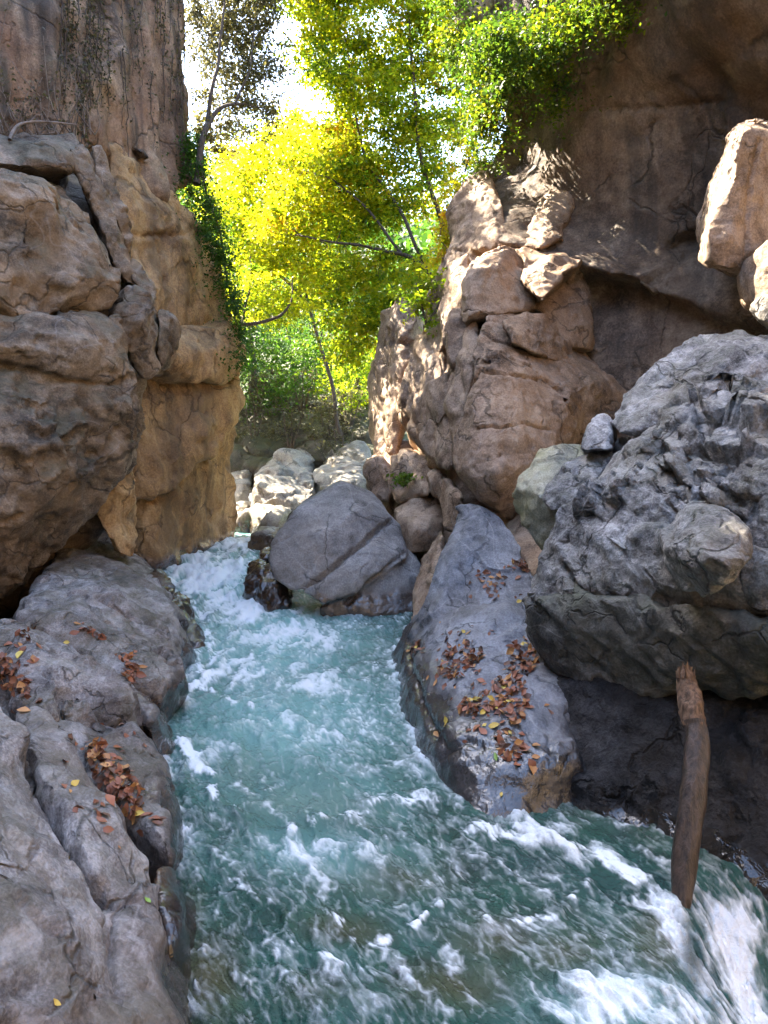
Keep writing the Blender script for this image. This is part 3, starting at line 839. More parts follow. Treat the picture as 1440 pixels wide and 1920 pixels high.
# left bank
KB = dict(voxel=.027, rot=frame(.3, -.4))
ML2 = M['left_bank']


def bank(name, top, low, lab, **kw):
    pts = np.array([P(*zz(*p)) for p in top] + [P(*zz(*p)) for p in low])
    lo = pts[:len(top)].copy()
    c = lo.mean(0)
    lo = c + (lo - c) * .97
    lo[:, 2] = -.45
    a = {**KB, 'warp': (.20, 1.1), 'flat': ((.8, .6, .14), (2.2, .6, .22), (5.5, .55, .30)), **kw}
    o = rock(name, [np.vstack([pts, lo])], a.pop('mat', ML2), **a)
    return tag(o, lab, 'rock')


bank('rock_slab', [(175, 962, 1.0), (200, 987, .95), (245, 1040, .88), (295, 1085, .72), (322, 1120, .62), (335, 1170, .52), (342, 1240, .42), (300, 1275, .5), (230, 1262, .62), (165, 1185, .9), (20, 1150, 1.1), (60, 1085, 1.0), (110, 1015, 1.0)],
     [(330, 1130, -.3), (380, 1225, -.3), (360, 1296, -.3), (290, 1312, -.3)], 'broad grey slab sloping to the river below the overhanging cliff',
     facets=((.06, .9), (.04, 2.4), (.015, 6)), bumps=((.05, 1.2, 4), (.015, 8, 3)), keep='bank_slab',
     cracks=[([(160, 1115), (190, 1160), (240, 1190), (290, 1215), (330, 1245)], .03, .12), ([(90, 1090), (160, 1100), (230, 1060)], .018, .05), ([(180, 1120), (260, 1165), (310, 1180)], .02, .06), ([(100, 1140), (160, 1115)], .02, .05)])
bank('bank_rock', [(-150, 1180, 1.25), (0, 1160, 1.12), (95, 1166, 1.0), (150, 1196, .9), (220, 1266, .75), (262, 1332, .58), (240, 1350, .5), (200, 1345, .52), (120, 1300, .8), (0, 1240, 1.05)], [(262, 1345, -.2)],
     'rounded violet grey rock strewn with leaves, left of the broad slab', facets=((.06, 1.3), (.04, 3)), bumps=((.04, 1.5, 4), (.012, 9, 3)), rough=(.10, 3.5, -.1), keep='bank_a')
bank('bank_rock', [(240, 1283, .5), (265, 1278, .5), (292, 1318, .42), (302, 1370, .28), (285, 1400, .2), (262, 1350, .42)], [(322, 1425, -.25), (310, 1370, -.1), (290, 1415, -.2)],
     'small dark pitted rock at the water between slab and leaf filled ledge', facets=((.05, 2.5), (.03, 6)), bumps=((.04, 3, 4),))
bank('bank_rock', [(30, 1258, 1.12), (78, 1250, 1.1), (100, 1278, 1.05), (97, 1308, 1.0), (60, 1330, .98), (30, 1300, 1.05)], [], 'blocky grey rock beside the leaf pile at left edge', facets=((.05, 2.5), (.03, 6)), keep='bank_c')
bank('bank_rock', [(105, 1315, .85), (150, 1300, .82), (190, 1325, .74), (205, 1372, .6), (160, 1390, .58), (110, 1350, .75)], [], 'dark creased rocks sunk in the gap between bank rocks', facets=((.08, 2.5), (.05, 5)), rough=(.12, 4, -.4))
bank('rock_slab', [(195, 1362, .62), (255, 1356, .56), (302, 1420, .45), (327, 1480, .38), (340, 1545, .28), (332, 1588, .2), (300, 1600, .45), (265, 1560, .58), (190, 1470, .64), (140, 1392, .66)],
     [(345, 1555, -.3), (322, 1440, -.3), (312, 1608, -.3)], 'smooth grey ledge holding a long pile of rust brown leaves by the water', facets=((.035, 1.0), (.02, 3)), bumps=((.03, 1.5, 4), (.008, 9, 3)), keep='bank_b')
bank('bank_rock', [(35, 1338, 1.06), (80, 1336, 1.02), (130, 1388, .96), (165, 1448, .92), (212, 1500, .86), (255, 1570, .76), (282, 1622, .62), (298, 1662, .48), (200, 1700, .7), (150, 1600, .92), (90, 1480, 1.04), (50, 1400, 1.08)], [],
     'long smooth grey rib of rock between front rock and leaf filled ledge', facets=((.035, 1.0), (.02, 3)), bumps=((.03, 1.5, 4), (.008, 9, 3)), keep='bank_d')
bank('bank_rock', [(-300, 1290, 1.55), (-60, 1340, 1.36), (0, 1352, 1.28), (50, 1402, 1.22), (112, 1500, 1.12), (168, 1600, 1.0), (174, 1628, .95), (172, 1700, .86), (182, 1762, .8), (202, 1850, .75), (222, 2020, .75), (-300, 2020, 1.35), (-300, 1500, 1.5)], [],
     'nearest grey rock in lower left corner with a rough broken hollow', voxel=.018, facets=((.04, 1.3), (.025, 4)), bumps=((.03, 2, 5), (.010, 14, 3)), rough=(.16, 4.5, .0), keep='bank_e')
bank('bank_rock', [(185, 1705, .75), (262, 1645, .66), (286, 1660, .6), (291, 1720, .55), (302, 1800, .5), (332, 1920, .4), (345, 2050, .4), (200, 2050, .6), (180, 1800, .7)], [(325, 1750, -.3), (345, 1900, -.3)],
     'grey rock with a thin seam along the lower left water edge', voxel=.018, facets=((.035, 1.5), (.02, 4)), bumps=((.02, 2, 5), (.008, 14, 3)), keep='bank_f',
     cracks=[([(215, 1720), (205, 1800), (225, 1865), (245, 1870)], .012, .04), ([(170, 1700), (220, 1700), (265, 1680)], .015, .05)])
bank('wet_rock', [(292, 1652, .5), (326, 1602, .48), (352, 1628, .4), (372, 1690, .22), (345, 1790, .1), (312, 1800, .34), (296, 1725, .45)], [(385, 1720, -.25), (370, 1810, -.3), (340, 1870, -.3)],
     'rust brown wet rock at the waterline under the grey front rocks', mat=M['wet_brown'], facets=((.03, 1.5), (.02, 4)), smooth=8)
core = rock('riverbank', [np.vstack([np.array([P(*zz(*p)) for p in [(-400, 1150, 1.0), (150, 1190, .7), (230, 1320, .45), (265, 1500, .42), (262, 1700, .4), (250, 2100, .4), (-500, 2100, .7)]]),
                                     np.array([P(*zz(*p)) for p in [(-400, 1150, -1.), (150, 1180, -1.), (230, 1300, -1.), (260, 1500, -1.), (250, 1700, -1), (240, 2100, -1), (-500, 2100, -1)]])])],
            M['left_bank'], voxel=.13)
tag(core, 'rock floor of the left bank under the loose rocks', kind='structure')

# right bank
def low(pts, dz):
    return [P(*p) + np.array([0, 0, -dz]) for p in pts]


sl_up = [(850, 948, 11.7), (895, 940, 11.5), (945, 962, 10.9), (990, 1008, 10.2), (1008, 1080, 9.5), (1020, 1180, 8.7), (838, 975, 11.4), (832, 1060, 10.6), (812, 1120, 10.0), (880, 1200, 8.5)]
sl_lo = [zz(812, 1120, .83), zz(900, 1080, 1.02), zz(1005, 1100, 1.05), (1020, 1180, 8.7), (1060, 1290, 7.3), zz(782, 1190, .55), zz(770, 1240, .46), zz(798, 1300, .46), zz(842, 1380, .4), zz(885, 1440, .27), zz(980, 1462, .24), zz(1085, 1445, .26),
         zz(1108, 1405, .40), zz(1080, 1330, .58), zz(905, 1230, .76)]
sl_w = [zz(x, y, -.05) for x, y in ((744, 1205), (736, 1260), (757, 1350), (800, 1448), (850, 1518), (905, 1552), (1000, 1540), (1100, 1512))]
slab = rock('rock_slab', [np.array([P(*p) for p in sl_up] + low(sl_up, 1.3)),
                          np.array([P(*p) for p in sl_lo + sl_w] + low(sl_w, .7) + low(sl_lo[:5], 1.4) + [P(1150, 1450, 6.6) - np.array([0, 0, .6])])],
            M['slab'], voxel=.03, smooth=6, soften=1, flat=((.5, .4, .05), (1.6, .35, .10)), warp=(.08, .7), facets=((.04, .8), (.015, 2.5)), bumps=((.06, .9, 4), (.018, 5, 4)), rot=frame(.2, .9), keep='slab',
            cracks=[([(765, 1200), (772, 1260), (790, 1320), (830, 1400)], .04, .06), ([(825, 1420), (870, 1385), (905, 1400)], .03, .05)])
tag(slab, 'smooth blue grey slab dotted with leaf piles sloping into the river', 'rock')

# the great right-hand boulder: one thing, its beds and broken pieces are parts
gb = tag(empty('boulder', (4.2, 6.5, -0.3)), 'massive slate grey boulder of fractured beds overhanging the leaning log', 'boulder')
MB_ = M['boulder_r']
BF = frame(.55, 1.2)
KN = dict(parent=gb, voxel=.024, rot=BF, smooth=1, flat=((2.4, .6, .26), (6.0, .5, .40)), aniso=(1.5, 1.2, .7))
rock('top_slab', [blk([(1145, 797, 8.3), (1165, 757, 8.5), (1240, 682, 8.7), (1285, 632, 8.9), (1340, 624, 8.8), (1440, 637, 8.4), (1640, 660, 7.6), (1640, 700, 7.2), (1400, 652, 7.75), (1330, 697, 7.75), (1265, 736, 7.75), (1160, 818, 7.8), (1150, 800, 8.0)], 1.5)],
     MB_, facets=((.05, 1.2), (.03, 3.2), (.012, 8)), bumps=((.03, 1.5, 4), (.012, 8, 3)), **KN)
rock('main_bed', [blk([(1090, 938, 7.2), (1150, 857, 7.55), (1270, 768, 7.6), (1395, 694, 7.65), (1640, 725, 6.8), (1640, 915, 5.1), (1440, 842, 5.95), (1335, 806, 6.5), (1240, 818, 6.75), (1100, 962, 7.0)], 2.0),
                  blk([(1098, 955, 7.0), (1180, 885, 6.85), (1240, 818, 6.75), (1300, 850, 6.4), (1320, 930, 6.15), (1290, 1000, 6.1), (1250, 1064, 6.2), (1180, 1044, 6.5), (1210, 950, 6.45)], 2.0),
                  blk([(1300, 812, 6.6), (1440, 842, 5.95), (1640, 915, 5.1), (1640, 1060, 5.1), (1400, 1056, 5.7), (1270, 1000, 6.3), (1340, 900, 6.1), (1440, 940, 5.75)], 2.0)],
     MB_, facets=((.04, 2.6), (.02, 6)), bumps=((.02, 3, 4), (.012, 8, 3)), rough=(.28, 2.0, .12), keep='gb_main', warp=(.05, .8), **KN,
     cracks=[([(1160, 868), (1240, 806), (1300, 775)], .02, .08), ([(1100, 950), (1170, 905), (1235, 830), (1290, 850)], .02, .06), ([(1290, 860), (1310, 940), (1290, 1010)], .025, .08)])
rock('lower_bed', [blk([(1050, 952, 7.35), (1088, 947, 7.1), (1180, 1040, 6.5), (1260, 1066, 6.1), (1440, 1062, 5.4), (1640, 1080, 4.8), (1640, 1190, 5.0), (1440, 1168, 5.6), (1250, 1145, 6.2), (1100, 1108, 6.85), (1010, 1130, 7.2), (985, 1118, 7.3), (1035, 1045, 7.25),
                        (1110, 1000, 6.8), (1150, 1070, 6.5)], 2.0)],
     MB_, facets=((.04, 2.5),), bumps=((.03, 1.5, 4), (.015, 8, 3)), warp=(.05, .8), cracks=[([(1050, 1055), (1085, 1110), (1130, 1140), (1180, 1150)], .025, .16)], **KN)
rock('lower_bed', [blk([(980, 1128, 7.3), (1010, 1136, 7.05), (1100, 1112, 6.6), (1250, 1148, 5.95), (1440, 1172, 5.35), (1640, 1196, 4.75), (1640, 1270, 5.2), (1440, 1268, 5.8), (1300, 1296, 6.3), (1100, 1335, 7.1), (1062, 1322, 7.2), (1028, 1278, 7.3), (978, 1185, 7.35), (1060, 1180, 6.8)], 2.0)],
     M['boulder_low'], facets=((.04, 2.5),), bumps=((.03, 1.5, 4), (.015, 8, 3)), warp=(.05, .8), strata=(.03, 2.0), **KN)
rock('boss', [blk([(1238, 1005, 5.9), (1285, 955, 5.85), (1340, 950, 5.55), (1404, 992, 5.15), (1420, 1038, 5.0), (1384, 1074, 4.85), (1340, 1112, 5.2), (1300, 1122, 5.5), (1240, 1064, 5.9), (1320, 1040, 4.95), (1265, 1022, 5.35)], 1.1)],
     MB_, facets=((.02, 3),), bumps=((.012, 4, 4), (.01, 9, 3)), warp=(.04, .8), **{**KN, 'voxel': .02})
rock('lichen_flank', [blk([(1000, 862, 8.9), (1050, 840, 9.0), (1090, 837, 9.0), (1100, 850, 8.8), (1045, 900, 8.5), (1050, 980, 8.4), (1050, 1030, 8.5), (1020, 1035, 8.7), (990, 1000, 8.8), (974, 935, 8.9), (977, 895, 8.9), (1010, 930, 8.4)], 1.2)],
     M['lichen'], facets=((.05, 2.0), (.03, 5)), **KN)
rock('blade', [blk([(1085, 840, 8.2), (1110, 792, 8.3), (1135, 772, 8.3), (1150, 800, 8.2), (1155, 845, 7.9), (1140, 852, 7.9), (1095, 847, 8.1)], .8)], MB_, facets=((.04, 2.0), (.03, 5)), **KN)
rock('flat_block', [blk([(1025, 905, 8.2), (1060, 862, 8.4), (1130, 847, 8.3), (1148, 852, 8.1), (1112, 902, 7.8), (1097, 942, 7.55), (1040, 957, 7.9), (1015, 932, 8.1)], .8)], MB_, facets=((.04, 2.0), (.03, 5)), **KN,
     cracks=[([(1055, 885), (1085, 900), (1110, 903)], .015, .06)])
rock('sliver', [blk([(1128, 998, 6.75), (1140, 992, 6.8), (1186, 1030, 6.5), (1184, 1038, 6.45), (1170, 1034, 6.45)], .4)], MB_, facets=((.02, 3),), bumps=(), **{**KN, 'voxel': .016})
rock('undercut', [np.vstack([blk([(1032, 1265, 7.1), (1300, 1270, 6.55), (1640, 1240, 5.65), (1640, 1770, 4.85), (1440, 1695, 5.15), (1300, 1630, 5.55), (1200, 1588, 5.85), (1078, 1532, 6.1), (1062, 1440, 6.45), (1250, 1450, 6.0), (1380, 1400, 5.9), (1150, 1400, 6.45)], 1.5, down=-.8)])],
     M['undercut_shade'], facets=((.08, .8), (.05, 2)), bumps=((.06, 1.0, 4),), **{**KN, 'voxel': .034})

# unseen gorge walls added behind the camera to block frontal sky light and sun
def wblock(pts):
    return np.array(pts, float)


for pts, lab in (([(-9.2, 16, -1), (-8.5, -2, -1), (-7.5, -14, -1), (-6, -26, -1), (-20, 16, -1), (-20, -26, -1), (-8.9, 15.5, 19), (-9.0, 10, 19), (-9.6, -2, 19), (-9, -14, 18), (-8, -26, 18), (-20, 16, 24), (-20, -26, 22)], 'rock wall on the left bank downstream of the camera'),
                 ([(6.0, 3.0, -1), (5.5, -4, -1), (6.5, -14, -1), (9, -26, -1), (20, 6, -1), (20, -26, -1), (7.5, 3.0, 13), (7.5, -4, 15), (8.5, -14, 17), (10, -26, 18), (20, 6, 22), (20, -26, 22)], 'rock wall on the right bank downstream of the camera'),
                 ([(-14, -13, -1), (12, -17, -1), (12, -30, -1), (-14, -30, -1), (-14, -14, 17), (12, -18, 18), (12, -30, 22), (-14, -30, 22)], 'bend of the gorge wall behind the camera')):
    tag(rock('cliff', [wblock(pts)], M['left_cliff'], voxel=.6, facets=((.3, .3),), flat=((.25, .7, .15),)), lab, kind='structure')

# ================================================================== ground, hill, sky comes from the world
def grid_mesh(name, X, Y, Zh, mat, kind, label=None):
    nr, nc = X.shape
    v = np.stack([X.ravel(), Y.ravel(), Zh.ravel()], 1)
    i = np.arange(nr * nc).reshape(nr, nc)
    q = np.stack([i[:-1, :-1], i[:-1, 1:], i[1:, 1:], i[1:, :-1]], -1).reshape(-1, 4)
    me = mesh_from(name, v, q.ravel(), 4)
    TRI_COUNT[0] += len(q) * 2
    return tag(link_mesh(name, me, mat), label, kind=kind), me


gx = np.concatenate([[-1500, -600, -250, -120], np.linspace(-80, 80, 90), [120, 250, 600, 1500]])
gy = np.concatenate([[-1500, -500, -150, -60, -20], np.linspace(-10, 150, 110), [200, 400, 1500]])
GX, GY = np.meshgrid(gx, gy)


def ground_h(x, y):
    s = np.clip((y - 24) / 90.0, 0, 1.25)
    side = np.clip((np.abs(x + 2) - 5 - .12 * np.clip(y - 25, 0, None)) / 45.0, 0, 1.2)
    n = fbm(np.stack([np.ravel(x) * .05, np.ravel(y) * .05, np.ravel(x) * 0], 1), 4, 3).reshape(np.shape(x))
    far = np.clip((y - 22) / 6.0, 0, 1)
    return -1.3 + far * (1.6 + 30 * s + 34 * side ** 1.0 * np.clip((y - 24) / 30, 0, 1) + 2.2 * n * np.clip((y - 26) / 20, 0, 1))


M['ground'] = rock_mat('wooded_ground', (.03, .03, .015), (.06, .06, .03), (.10, .09, .05), scale=.4, moss=(.05, .08, .02), moss_amt=.7)
grid_mesh('ground', GX, GY, ground_h(GX, GY), M['ground'], 'structure', 'gravel bed of the gorge rising into a wooded hillside')

# ------------------------------------------------------------------ the river
rows_py = np.concatenate([np.linspace(986, 1060, 70), np.linspace(1062, 1960, 400), np.linspace(1980, 2800, 30)])
cols_px = np.concatenate([np.linspace(-700, 200, 20), np.linspace(250, 1470, 400), np.linspace(1500, 2600, 30)])
PX, PY = np.meshgrid(cols_px, rows_py)
D = 3.0 / ((PY - 960) / FPX * CP + SP)
WX = (PX - 720) / FPX * D
WY = D * CP + (960 - PY) / FPX * D * SP
wp = np.stack([WX.ravel(), WY.ravel(), np.zeros(WX.size)], 1)


def sm(a, b, x):
    t = np.clip((x - a) / (b - a), 0, 1)
    return t * t * (3 - 2 * t)


def blobs(lst):
    out = np.zeros(PX.shape)
    for (x, y, rx, ry, w) in lst:
        out = np.maximum(out, w * np.exp(-(((PX - x) / rx) ** 2 + ((PY - y) / ry) ** 2)))
    return out


def lines(lst):
    """crest lines drawn along the water from point to point"""
    out = np.zeros(PX.shape)
    jx = 16 * fbm(wp * 2.6, 3, 301).reshape(PX.shape) * np.clip(900 / D / 130, .4, 1.6)
    jy = 12 * fbm(wp * 2.6, 3, 302).reshape(PX.shape) * np.clip(900 / D / 130, .4, 1.6)
    qx, qy = PX + jx, PY + jy
    for pts, w, a in lst:
        pts = np.array(pts, float)
        best = np.full(PX.shape, 1e9)
        for p, r in zip(pts[:-1], pts[1:]):
            d = r - p
            t = np.clip(((qx - p[0]) * d[0] + (qy - p[1]) * d[1]) / (d @ d), 0, 1)
            best = np.minimum(best, np.hypot(qx - p[0] - t * d[0], (qy - p[1] - t * d[1]) * 1.3))
        out = np.maximum(out, a * np.exp(-(best / w) ** 2))
    return out


wp[:, 2] = 0
fl = wp.copy()                                      # stream coordinates: the current swings to the right near the camera
fl[:, 0] -= .16 * np.clip(8.5 - wp[:, 1], 0, None) ** 1.5
wq = fl + .22 * np.stack([fbm(wp * 1.1, 3, 201), fbm(wp * 1.1, 3, 202), np.zeros(len(wp))], 1)
wq2 = fl + .07 * np.stack([fbm(wp * 3.2, 3, 203), fbm(wp * 3.2, 3, 204), np.zeros(len(wp))], 1)


def wn_(q, f, o, seed, ridge=False):
    return fbm(q * np.array([f * 1.4, f * .6, 1]), o, seed, ridge=ridge).reshape(PX.shape)


ups = sm(10.5, 13.5, WY)                              # rapids above the big boulder
crest = lines([
    ([(335, 1385), (385, 1460), (425, 1525), (500, 1552), (560, 1556), (640, 1535), (745, 1492), (800, 1500)], 15, 1.0),
    ([(600, 1705), (690, 1765), (770, 1745), (810, 1710), (870, 1686)], 13, .85),
    ([(900, 1742), (985, 1708), (1050, 1715), (1095, 1675), (1110, 1655)], 13, .8),
    ([(420, 1640), (500, 1700), (560, 1790), (690, 1840)], 13, .6),
    ([(480, 1480), (560, 1455), (650, 1470)], 12, .5),
    ([(880, 1548), (930, 1568), (985, 1560), (1050, 1580), (1160, 1622), (1230, 1660)], 17, .95),
    ([(820, 1500), (880, 1560), (960, 1640)], 12, .5),
    ([(350, 1290), (420, 1300), (480, 1340)], 12, .7), ([(620, 1290), (700, 1260), (735, 1230)], 10, .6),
    ([(330, 1100), (380, 1150), (400, 1230), (370, 1290)], 20, .8),
    ([(300, 1045), (380, 1080), (470, 1120), (560, 1150)], 22, .9), ([(420, 1030), (470, 1060), (490, 1100)], 14, .9),
    ([(440, 1000), (500, 1010), (490, 1030)], 8, .8)])
foam_area = blobs([(1262, 1700, 34, 26, .9), (1310, 1690, 30, 20, .6), (750, 1300, 16, 60, .6), (790, 1450, 30, 40, .5), (380, 1090, 95, 45, 1.0), (450, 1140, 90, 40, 1.0), (540, 1195, 140, 42, .85), (450, 1250, 95, 60, .75), (590, 1280, 110, 50, .7), (500, 1350, 120, 45, .55), (610, 1390, 90, 55, .65),
                   (590, 1600, 120, 34, .80), (690, 1600, 60, 30, .6), (380, 1480, 40, 70, .5), (1010, 1565, 70, 28, .95), (1100, 1605, 80, 30, .6), (1150, 1885, 130, 62, 1.0), (1040, 1880, 60, 50, .8),
                   (1290, 1905, 110, 60, .9), (480, 1580, 60, 26, .55), (700, 1830, 130, 30, .45), (530, 1740, 70, 40, .35), (330, 1050, 80, 22, .9), (445, 1045, 60, 16, .9), (470, 1005, 50, 10, .8),
                   (420, 1400, 60, 40, .45), (640, 1180, 60, 20, .5), (900, 1660, 90, 30, .3), (470, 1890, 80, 40, .35)])
chute_d = WX - (1.60 + .22 * (WY - 4.2))
inch = sm(5.0, 4.3, WY)
drop = -.62 * sm(0, .85, chute_d) * sm(5.1, 4.2, WY)
chute = np.maximum(lines([([(1235, 1690), (1290, 1760), (1345, 1830), (1420, 1925)], 34, .82), ([(1380, 1700), (1430, 1770), (1490, 1860)], 46, 1.1), ([(1330, 1680), (1300, 1640)], 10, .5)]), 0)
def thin(q, f, seed, p, st=(1.5, .55)):
    n = fbm(q * np.array([f * st[0], f * st[1], 1]), 2, seed, gain=.4).reshape(PX.shape)
    return np.clip(1 - np.abs(n) * 1.6, 0, 1) ** p


lace = thin(wq, 2.2, 210, 4)
lace2 = thin(wq2, 5.5, 211, 4)
lace3 = thin(wq2, 13.0, 214, 3, (1.5, .5))
fine = wn_(wq2, 17.0, 3, 212)
fine2 = wn_(wq2, 34.0, 2, 217)
tone = np.clip(.5 + .9 * wn_(wq, .7, 3, 213), 0, 1)
near = sm(9.5, 5.0, WY)
foam_area = foam_area * (1 + .25 * ups)
body = np.maximum.reduce([foam_area, chute])
froth = fbm(wq2 * np.array([6.0, 2.6, 1]), 5, 240, gain=.66).reshape(PX.shape)
froth2 = fbm(wq2 * np.array([2.1, .95, 1]), 4, 241, gain=.6).reshape(PX.shape)
bub = fbm(fl * np.array([28.0, 13.0, 1]), 3, 242, gain=.7).reshape(PX.shape)
edge = crest * np.clip(.55 + .5 * froth + .5 * froth2 + .2 * bub, 0, 1.2)
soft = .95 * body + .40 * froth2 * (.3 + body) - .08
foam = sm(.05, 1.15, soft + .55 * froth + .22 * bub) * (.25 + .75 * np.clip(body * 1.5, 0, 1))
foam = np.maximum(foam, sm(.18, .95, edge + .35 * froth + .18 * bub) * np.clip(crest * 1.8, 0, 1))
foam = np.maximum(foam, sm(.1, .9, chute + .5 * froth * .8 + .3 * thin(wp, 7.0, 243, 2, (1.4, 1.0)) - .05))
net = (.3 + .7 * tone) * (.30 * lace * (.4 + lace2) + .34 * lace2 * (.3 + lace3) + .30 * lace3 * np.clip(.35 + bub, 0, 1))
foam = np.clip(np.maximum(foam, net * (1.05 - .42 * near)) + .16 * np.clip(bub - .25, 0, 1) * (.4 + tone), 0, 1)
# broken foam collars where the water meets the stones
ci, cj = np.arange(0, PX.shape[0], 4), np.arange(0, PX.shape[1], 4)
dist = np.full((len(ci), len(cj)), 9.0)
for kname in ('slab', 'mid', 'bank_slab', 'bank_a', 'bank_b', 'bank_d', 'bank_f'):
    bv = BVH[kname]
    for a_, i_ in enumerate(ci):
        for b_, j_ in enumerate(cj):
            r_ = bv.find_nearest(Vector((WX[i_, j_], WY[i_, j_], 0.02)), .5)
            if r_[0] is not None and r_[3] < dist[a_, b_]:
                dist[a_, b_] = r_[3]
tmp = np.stack([np.interp(np.arange(PX.shape[1]), cj, row) for row in dist])
dist = np.stack([np.interp(np.arange(PX.shape[0]), ci, tmp[:, k]) for k in range(PX.shape[1])], 1)
collar = np.exp(-(dist / .13) ** 2) * np.clip(.35 + .9 * froth2 + .5 * froth, 0, 1) * (dist < 5)
foam = np.clip(np.maximum(foam, collar * np.clip(.6 + .6 * froth + .4 * bub, 0, 1)), 0, 1)
wedge = blobs([(1300, 1770, 34, 80, 1.0), (1340, 1850, 26, 60, .9)])
foam = foam * (1 - .85 * wedge)
milk = np.clip(blobs([(520, 1200, 190, 110, 1.0), (430, 1100, 150, 60, 1.0), (540, 1340, 220, 130, .85), (600, 1470, 200, 100, .5), (590, 1600, 170, 60, .5), (430, 1420, 90, 120, .4), (470, 1020, 90, 25, 1.0), (330, 1040, 110, 25, .7),
                       (1150, 1890, 150, 60, .5)]) + .12 * wn_(wq, 1.3, 3, 215), 0, 1)
brown = np.clip(blobs([(560, 1502, 110, 34, .8), (460, 1430, 70, 50, .7), (745, 1650, 110, 36, .7), (845, 1840, 110, 50, .85), (930, 1760, 90, 45, .6), (380, 1830, 75, 90, 1.0), (600, 1860, 110, 40, .45), (360, 1730, 30, 60, .8),
                        (640, 1745, 90, 30, .6), (1250, 1770, 70, 80, .9), (1060, 1790, 90, 50, .6), (290, 1060, 50, 16, .8), (700, 1215, 50, 30, .5)]) + .22 * wn_(wq, 1.0, 3, 216), 0, 1)
dark = blobs([(690, 1150, 150, 22, .9), (980, 1620, 120, 40, .7), (1180, 1660, 130, 50, .7), (1330, 1750, 60, 90, .8), (1305, 1780, 46, 100, 1.0)])
s1, s2, s3 = wn_(wq, .9, 3, 220), wn_(wq2, 3.0, 2, 231), wn_(wq2, 8.0, 2, 232)
h = .060 * s1 + .032 * s2 + .013 * s3 + .009 * fine + .0045 * fine2 + .010 * lace + .004 * lace2 + .03 * ups * wn_(wq, 1.7, 3, 221) + .065 * crest * (.5 + .6 * s2) + .03 * foam_area * (.4 + s2)
h += .14 * blobs([(1150, 1890, 140, 60, 1)]) * (.5 + .8 * s2 + .5 * s3)
h *= (1 - .55 * blobs([(690, 1150, 160, 24, 1)]))
h += .035 * collar * (.5 + froth)
h += .05 * chute * (froth + .6 * bub) + .04 * blobs([(1265, 1690, 40, 30, 1)])
h += .012 * froth + .005 * bub + .03 * foam_area * froth
slope = .30 * sm(12.5, 19.0, WY) + .75 * sm(20.6, 21.4, WY)
WZ = slope + h * (.8 + .2 * ups) + drop
foam = np.maximum(foam, .9 * sm(20.3, 20.7, WY) * (.5 + .5 * lace2))

M['water'], nt = new_mat('river_water')
g = N(nt)
at = {k: g.node('ShaderNodeAttribute', attribute_name=k).outputs['Fac'] for k in ('foam', 'milk', 'brown', 'deep')}
pos = g.node('ShaderNodeNewGeometry').outputs['Position']
nA = g.noise(pos, 3.0, 5, .6, .6)
teal = g.ramp(nA, [(.3, (.008, .036, .028)), (.7, (.020, .088, .064))])
col = g.mix(g.math('MULTIPLY', at['brown'], .85), teal, (.070, .055, .016))
col = g.mix(g.math('MULTIPLY', at['deep'], .7), col, (.006, .03, .032))
col = g.mix(g.math('MULTIPLY', at['milk'], .85), col, (.23, .46, .43))
ff = g.math('ADD', at['foam'], g.math('MULTIPLY', g.math('SUBTRACT', g.noise(pos, 48, 4, .7, .4), .5), g.math('MULTIPLY', at['foam'], .8)))
fm = g.ramp(ff, [(.05, 0), (.92, 1)])
col = g.mix(fm, col, (.80, .84, .86))
pb = g.node('ShaderNodeBsdfPrincipled')
g.put(pb.inputs['Base Color'], col)
g.put(pb.inputs['Roughness'], g.math('ADD', .07, g.math('MULTIPLY', fm, .5)))
pb.inputs['IOR'].default_value = 1.33
bp = g.node('ShaderNodeBump')
bp.inputs['Strength'].default_value = .8
bp.inputs['Distance'].default_value = .03
g.put(bp.inputs['Height'], g.math('ADD', g.noise(pos, 16, 5, .62, .8), g.math('MULTIPLY', g.noise(pos, 60, 3, .6, .4), .3)))
g.put(pb.inputs['Normal'], bp.outputs[0])
out = g.node('ShaderNodeOutputMaterial')
nt.links.new(pb.outputs[0], out.inputs[0])
ro, rme = grid_mesh('river', WX, WY, WZ, M['water'], 'structure', 'turquoise white mountain river rushing between the rocks')
for k, a in (('foam', foam), ('milk', milk), ('brown', brown), ('deep', dark)):
    rme.attributes.new(k, 'FLOAT', 'POINT').data.foreach_set('value', a.ravel().astype(np.float32))

# ================================================================== plants
def leaf_quads(c, size, up=.35, droop=.25, fold=.10, width=.30, rng=RNG):
    n = len(c)
    nrm = rng.normal(size=(n, 3))
    nrm[:, 2] = np.abs(nrm[:, 2]) + up
    nrm /= np.linalg.norm(nrm, axis=1)[:, None]
    d = rng.normal(size=(n, 3))
    d[:, 2] -= droop
    d -= nrm * (d * nrm).sum(1)[:, None]
    d /= np.linalg.norm(d, axis=1)[:, None]
    s = np.cross(nrm, d)
    L = size[:, None]
    v = np.empty((n, 4, 3))
    v[:, 0] = c - d * L * .5
    v[:, 1] = c + s * L * width + nrm * L * fold - d * L * .08
    v[:, 2] = c + d * L * .5 - nrm * L * .06
    v[:, 3] = c - s * L * width + nrm * L * fold - d * L * .08
    return v.reshape(-1, 3)


def leaf_mesh(name, c, size, tint, mat, parent, base, **kw):
    v = leaf_quads(c, size, **kw) - np.array(base)
    me = mesh_from(name, v, np.arange(len(v)), 4, smooth=False)
    TRI_COUNT[0] += len(c) * 2
    me.attributes.new('tint', 'FLOAT', 'POINT').data.foreach_set('value', np.repeat(np.clip(tint, 0, 1), 4).astype(np.float32))
    return link_mesh(name, me, mat, parent)


